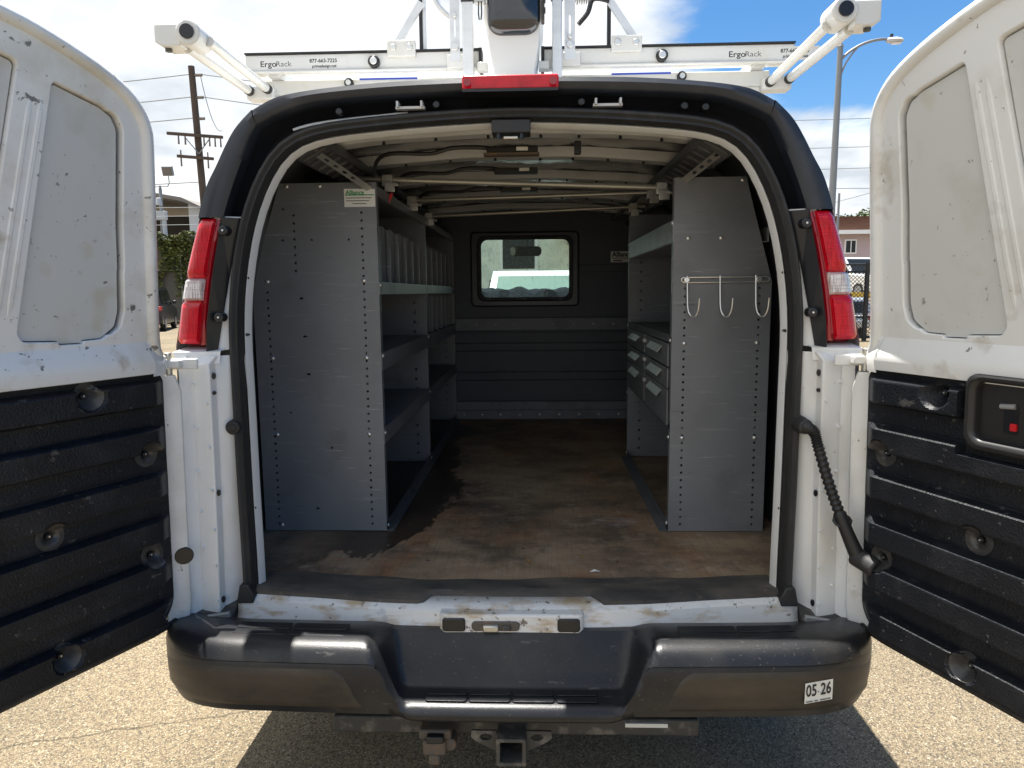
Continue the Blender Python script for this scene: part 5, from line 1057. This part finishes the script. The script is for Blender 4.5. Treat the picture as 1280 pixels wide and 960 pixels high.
m = MB(); m.bb(8.50, 8.70, 17.93, 18.07, 7.315, 7.33); m.build('lens', 'clear_lens', hd_)
m = MB(); m.cyl((8.48, 18, 7.45), (8.48, 18, 7.53), .035, n=10); m.build('photocell', 'black_plastic', hd_)
power_line('highest of the faint overhead lines crossing the right sky', (6, 30, 8.30), (30, 33, 9.6), .2, .013)
power_line('second faint overhead line crossing in front of the right cloud', (6, 30, 7.2), (30, 33, 8.4), .2, .013)
power_line('third faint overhead line crossing in front of the right cloud', (6, 30, 6.35), (30, 33, 7.4), .15, .013)
power_line('level overhead line running just above the brown roof', (9, 30, 5.65), (30, 31, 5.72), .05, .013)
power_line('slanting service line dropping toward the brown roofed house', (16, 31, 6.1), (11.5, 30, 4.9), .03, .013)
o = MB(); o.cyl((10.3, 25, 0), (10.3, 25, 4.78), .05, .04, n=8); tag(o.build('steel_post', 'pole_metal'), 'thin grey steel post rising beside the right tail lamp', 'post')
HS = thing('house', 'lilac stucco house with brown shingle roof on the higher lot', 'house', (21, 46, 1.2))
m = MB(); m.bb(17.2, 34, 46, 56, 1.0, 5.05); m.build('wall', 'pink_wall', HS)
m = MB(); m.prism([(45.3, 5.15), (51, 6.55), (57, 5.15), (57, 4.98), (45.3, 4.98)], lambda a, b, t: (t, a, b), 16.4, 35); rf = m.build('roof', 'roof_shingle', HS)
m = MB(); m.bb(16.4, 35, 45.22, 45.3, 4.93, 5.17); m.build('fascia', 'car_white', rf)
for k in range(14):
    z0 = 5.17 + k * .10; y0 = 45.33 + k * .407; m = MB(); m.bb(16.4, 35, y0, y0 + .41, z0 + .02, z0 + .045); q = m.build('shingle_course', 'roof_shingle', rf)
for x in (19.35, 24.5):
    m = MB(); m.bb(x, x + .75, 45.93, 46.02, 3.75, 4.65); w_ = m.build('window', 'car_white', HS); m = MB(); m.bb(x + .09, x + .66, 45.90, 45.94, 3.84, 4.56); m.build('pane', 'car_glass', w_); m = MB(); m.bb(x + .35, x + .40, 45.88, 45.905, 3.84, 4.56); m.build('sash', 'car_white', w_)
TR = thing('leafy_tree', 'leafy green tree rising behind the brown shingle roof', 'tree', (27.5, 60, 1))
m = MB(); m.cyl((27.5, 60, .8), (27.6, 60, 6.0), .28, .16, n=10); m.cyl((27.55, 60, 5), (26.0, 60.2, 6.6), .13, .05, n=8); m.cyl((27.55, 60, 5.2), (29.0, 59.7, 6.9), .13, .05, n=8); m.build('trunk', 'pole_wood', TR)
cl = [(27.5 + random.uniform(-2.6, 2.6), 60 + random.uniform(-2, 2), 6.3 + random.uniform(-1.5, 1.1), random.uniform(.6, 1.15)) for _ in range(26)]
def crown():
    c = random.choice(cl); v = Vector((random.gauss(0, 1), random.gauss(0, 1), random.gauss(0, .8))).normalized() * c[3] * random.uniform(.55, 1.05); return (c[0] + v.x, c[1] + v.y, c[2] + v.z)
o = leaves(6000, crown, .28).build('crown', 'leaf_tree', TR)
AN = thing('antenna_mast', 'slim dark mast with a round fitting in front of the lilac house', 'mast', (6.55, 14, 0))
m = MB(); m.cyl((6.55, 14, 0), (6.56, 14, 2.1), .03, n=8); m.cyl((6.555, 14, 2.1), (6.60, 14, 3.36), .014, .008, n=6); m.build('rod', 'black_steel', AN)
m = MB(); m.cyl((6.54, 13.95, 2.50), (6.54, 14.05, 2.50), .06, n=16); m.build('fitting', 'black_steel', AN, bevel=.01)
GT = thing('chain_link_gate', 'black chain-link gate standing between the right tail lamp and the open door', 'gate', (10.2, 22, 0))
for x in (8.0, 10.02, 10.78): m = MB(); m.cyl((x, 22, 0), (x, 22, 2.36), .07 if x < 10.5 else .045, n=10); m.build('post', 'black_steel', GT)
for z in (2.30, 2.08, .72, .12): m = MB(); m.cyl((8.0, 22, z), (10.78, 22, z), .032, n=8); m.build('rail', 'black_steel', GT)
m = MB(); st_ = .115
for k in range(-24, 50):
    for sg in (1, -1):
        x0 = 8.0 + k * st_; z0 = .12; ln_ = 2.18
        pts = [(x0, z0), (x0 + sg * ln_, z0 + ln_)]
        lo_, hi_ = 0, 1
        f0 = (8.0 - x0) / (sg * ln_); f1 = (10.78 - x0) / (sg * ln_); lo_ = max(0, min(f0, f1)); hi_ = min(1, max(f0, f1))
        if hi_ - lo_ > .02: m.cyl((x0 + sg * ln_ * lo_, 22 + .01 * sg, z0 + ln_ * lo_), (x0 + sg * ln_ * hi_, 22 + .01 * sg, z0 + ln_ * hi_), .010, n=4, cap=False)
o = m.build('mesh', 'black_steel', GT); o['kind'] = 'stuff'
car('parked_truck', 'white pickup parked on the higher lot in front of the lilac house', 'car_white', (15.6, 36.5, 1.17), R(200), 5.2, 1.95, 1.95, cabin=(.30, .74))
car('parked_car', 'silver car with a red stripe of tail lamp behind the black gate', 'car_silver', (9.75, 25.2, .0), R(8), 4.3, 1.75, 1.30)
o = MB(); o.bb(8.6, 40, 33.0, 33.35, 1.14, 1.42); o = o.build('kerb', 'yellow_paint'); o['kind'] = 'structure'

# ------------------------------------------------------------------ ahead of the van, seen through the bulkhead window
car('parked_van', 'white van parked nose-on ahead, visible only through the bulkhead window', 'car_white', (.25, 11.9, 0), R(180), 5.0, 2.0, 1.90, box=True, cabin=(.02, .86))
BD = thing('apartment_building', 'pale building with an outside stair, glimpsed through the bulkhead window', 'building', (0, 20, 0))
m = MB(); m.bb(-3.4, 5.2, 19, 24, 0, 4.4); m.build('wall', 'wall_beige', BD)
for i in range(14): m = MB(); m.bb(.6 + i * .26, .9 + i * .26, 17.9, 18.98, 3.1 - i * .19 - .12, 3.1 - i * .19); m.build('step', 'concrete', BD)
m = MB(); m.tube([(.4, 17.9, 3.9), (4.0, 17.9, 1.2)], .04, 6); m.build('handrail', 'pole_metal', BD)
for x in (-2.6, -.9): m = MB(); m.bb(x, x + 1.0, 18.94, 18.99, 2.1, 3.4); w_ = m.build('window', 'car_white', BD); m = MB(); m.bb(x + .08, x + .92, 18.92, 18.95, 2.18, 3.32); m.build('pane', 'car_glass', w_)
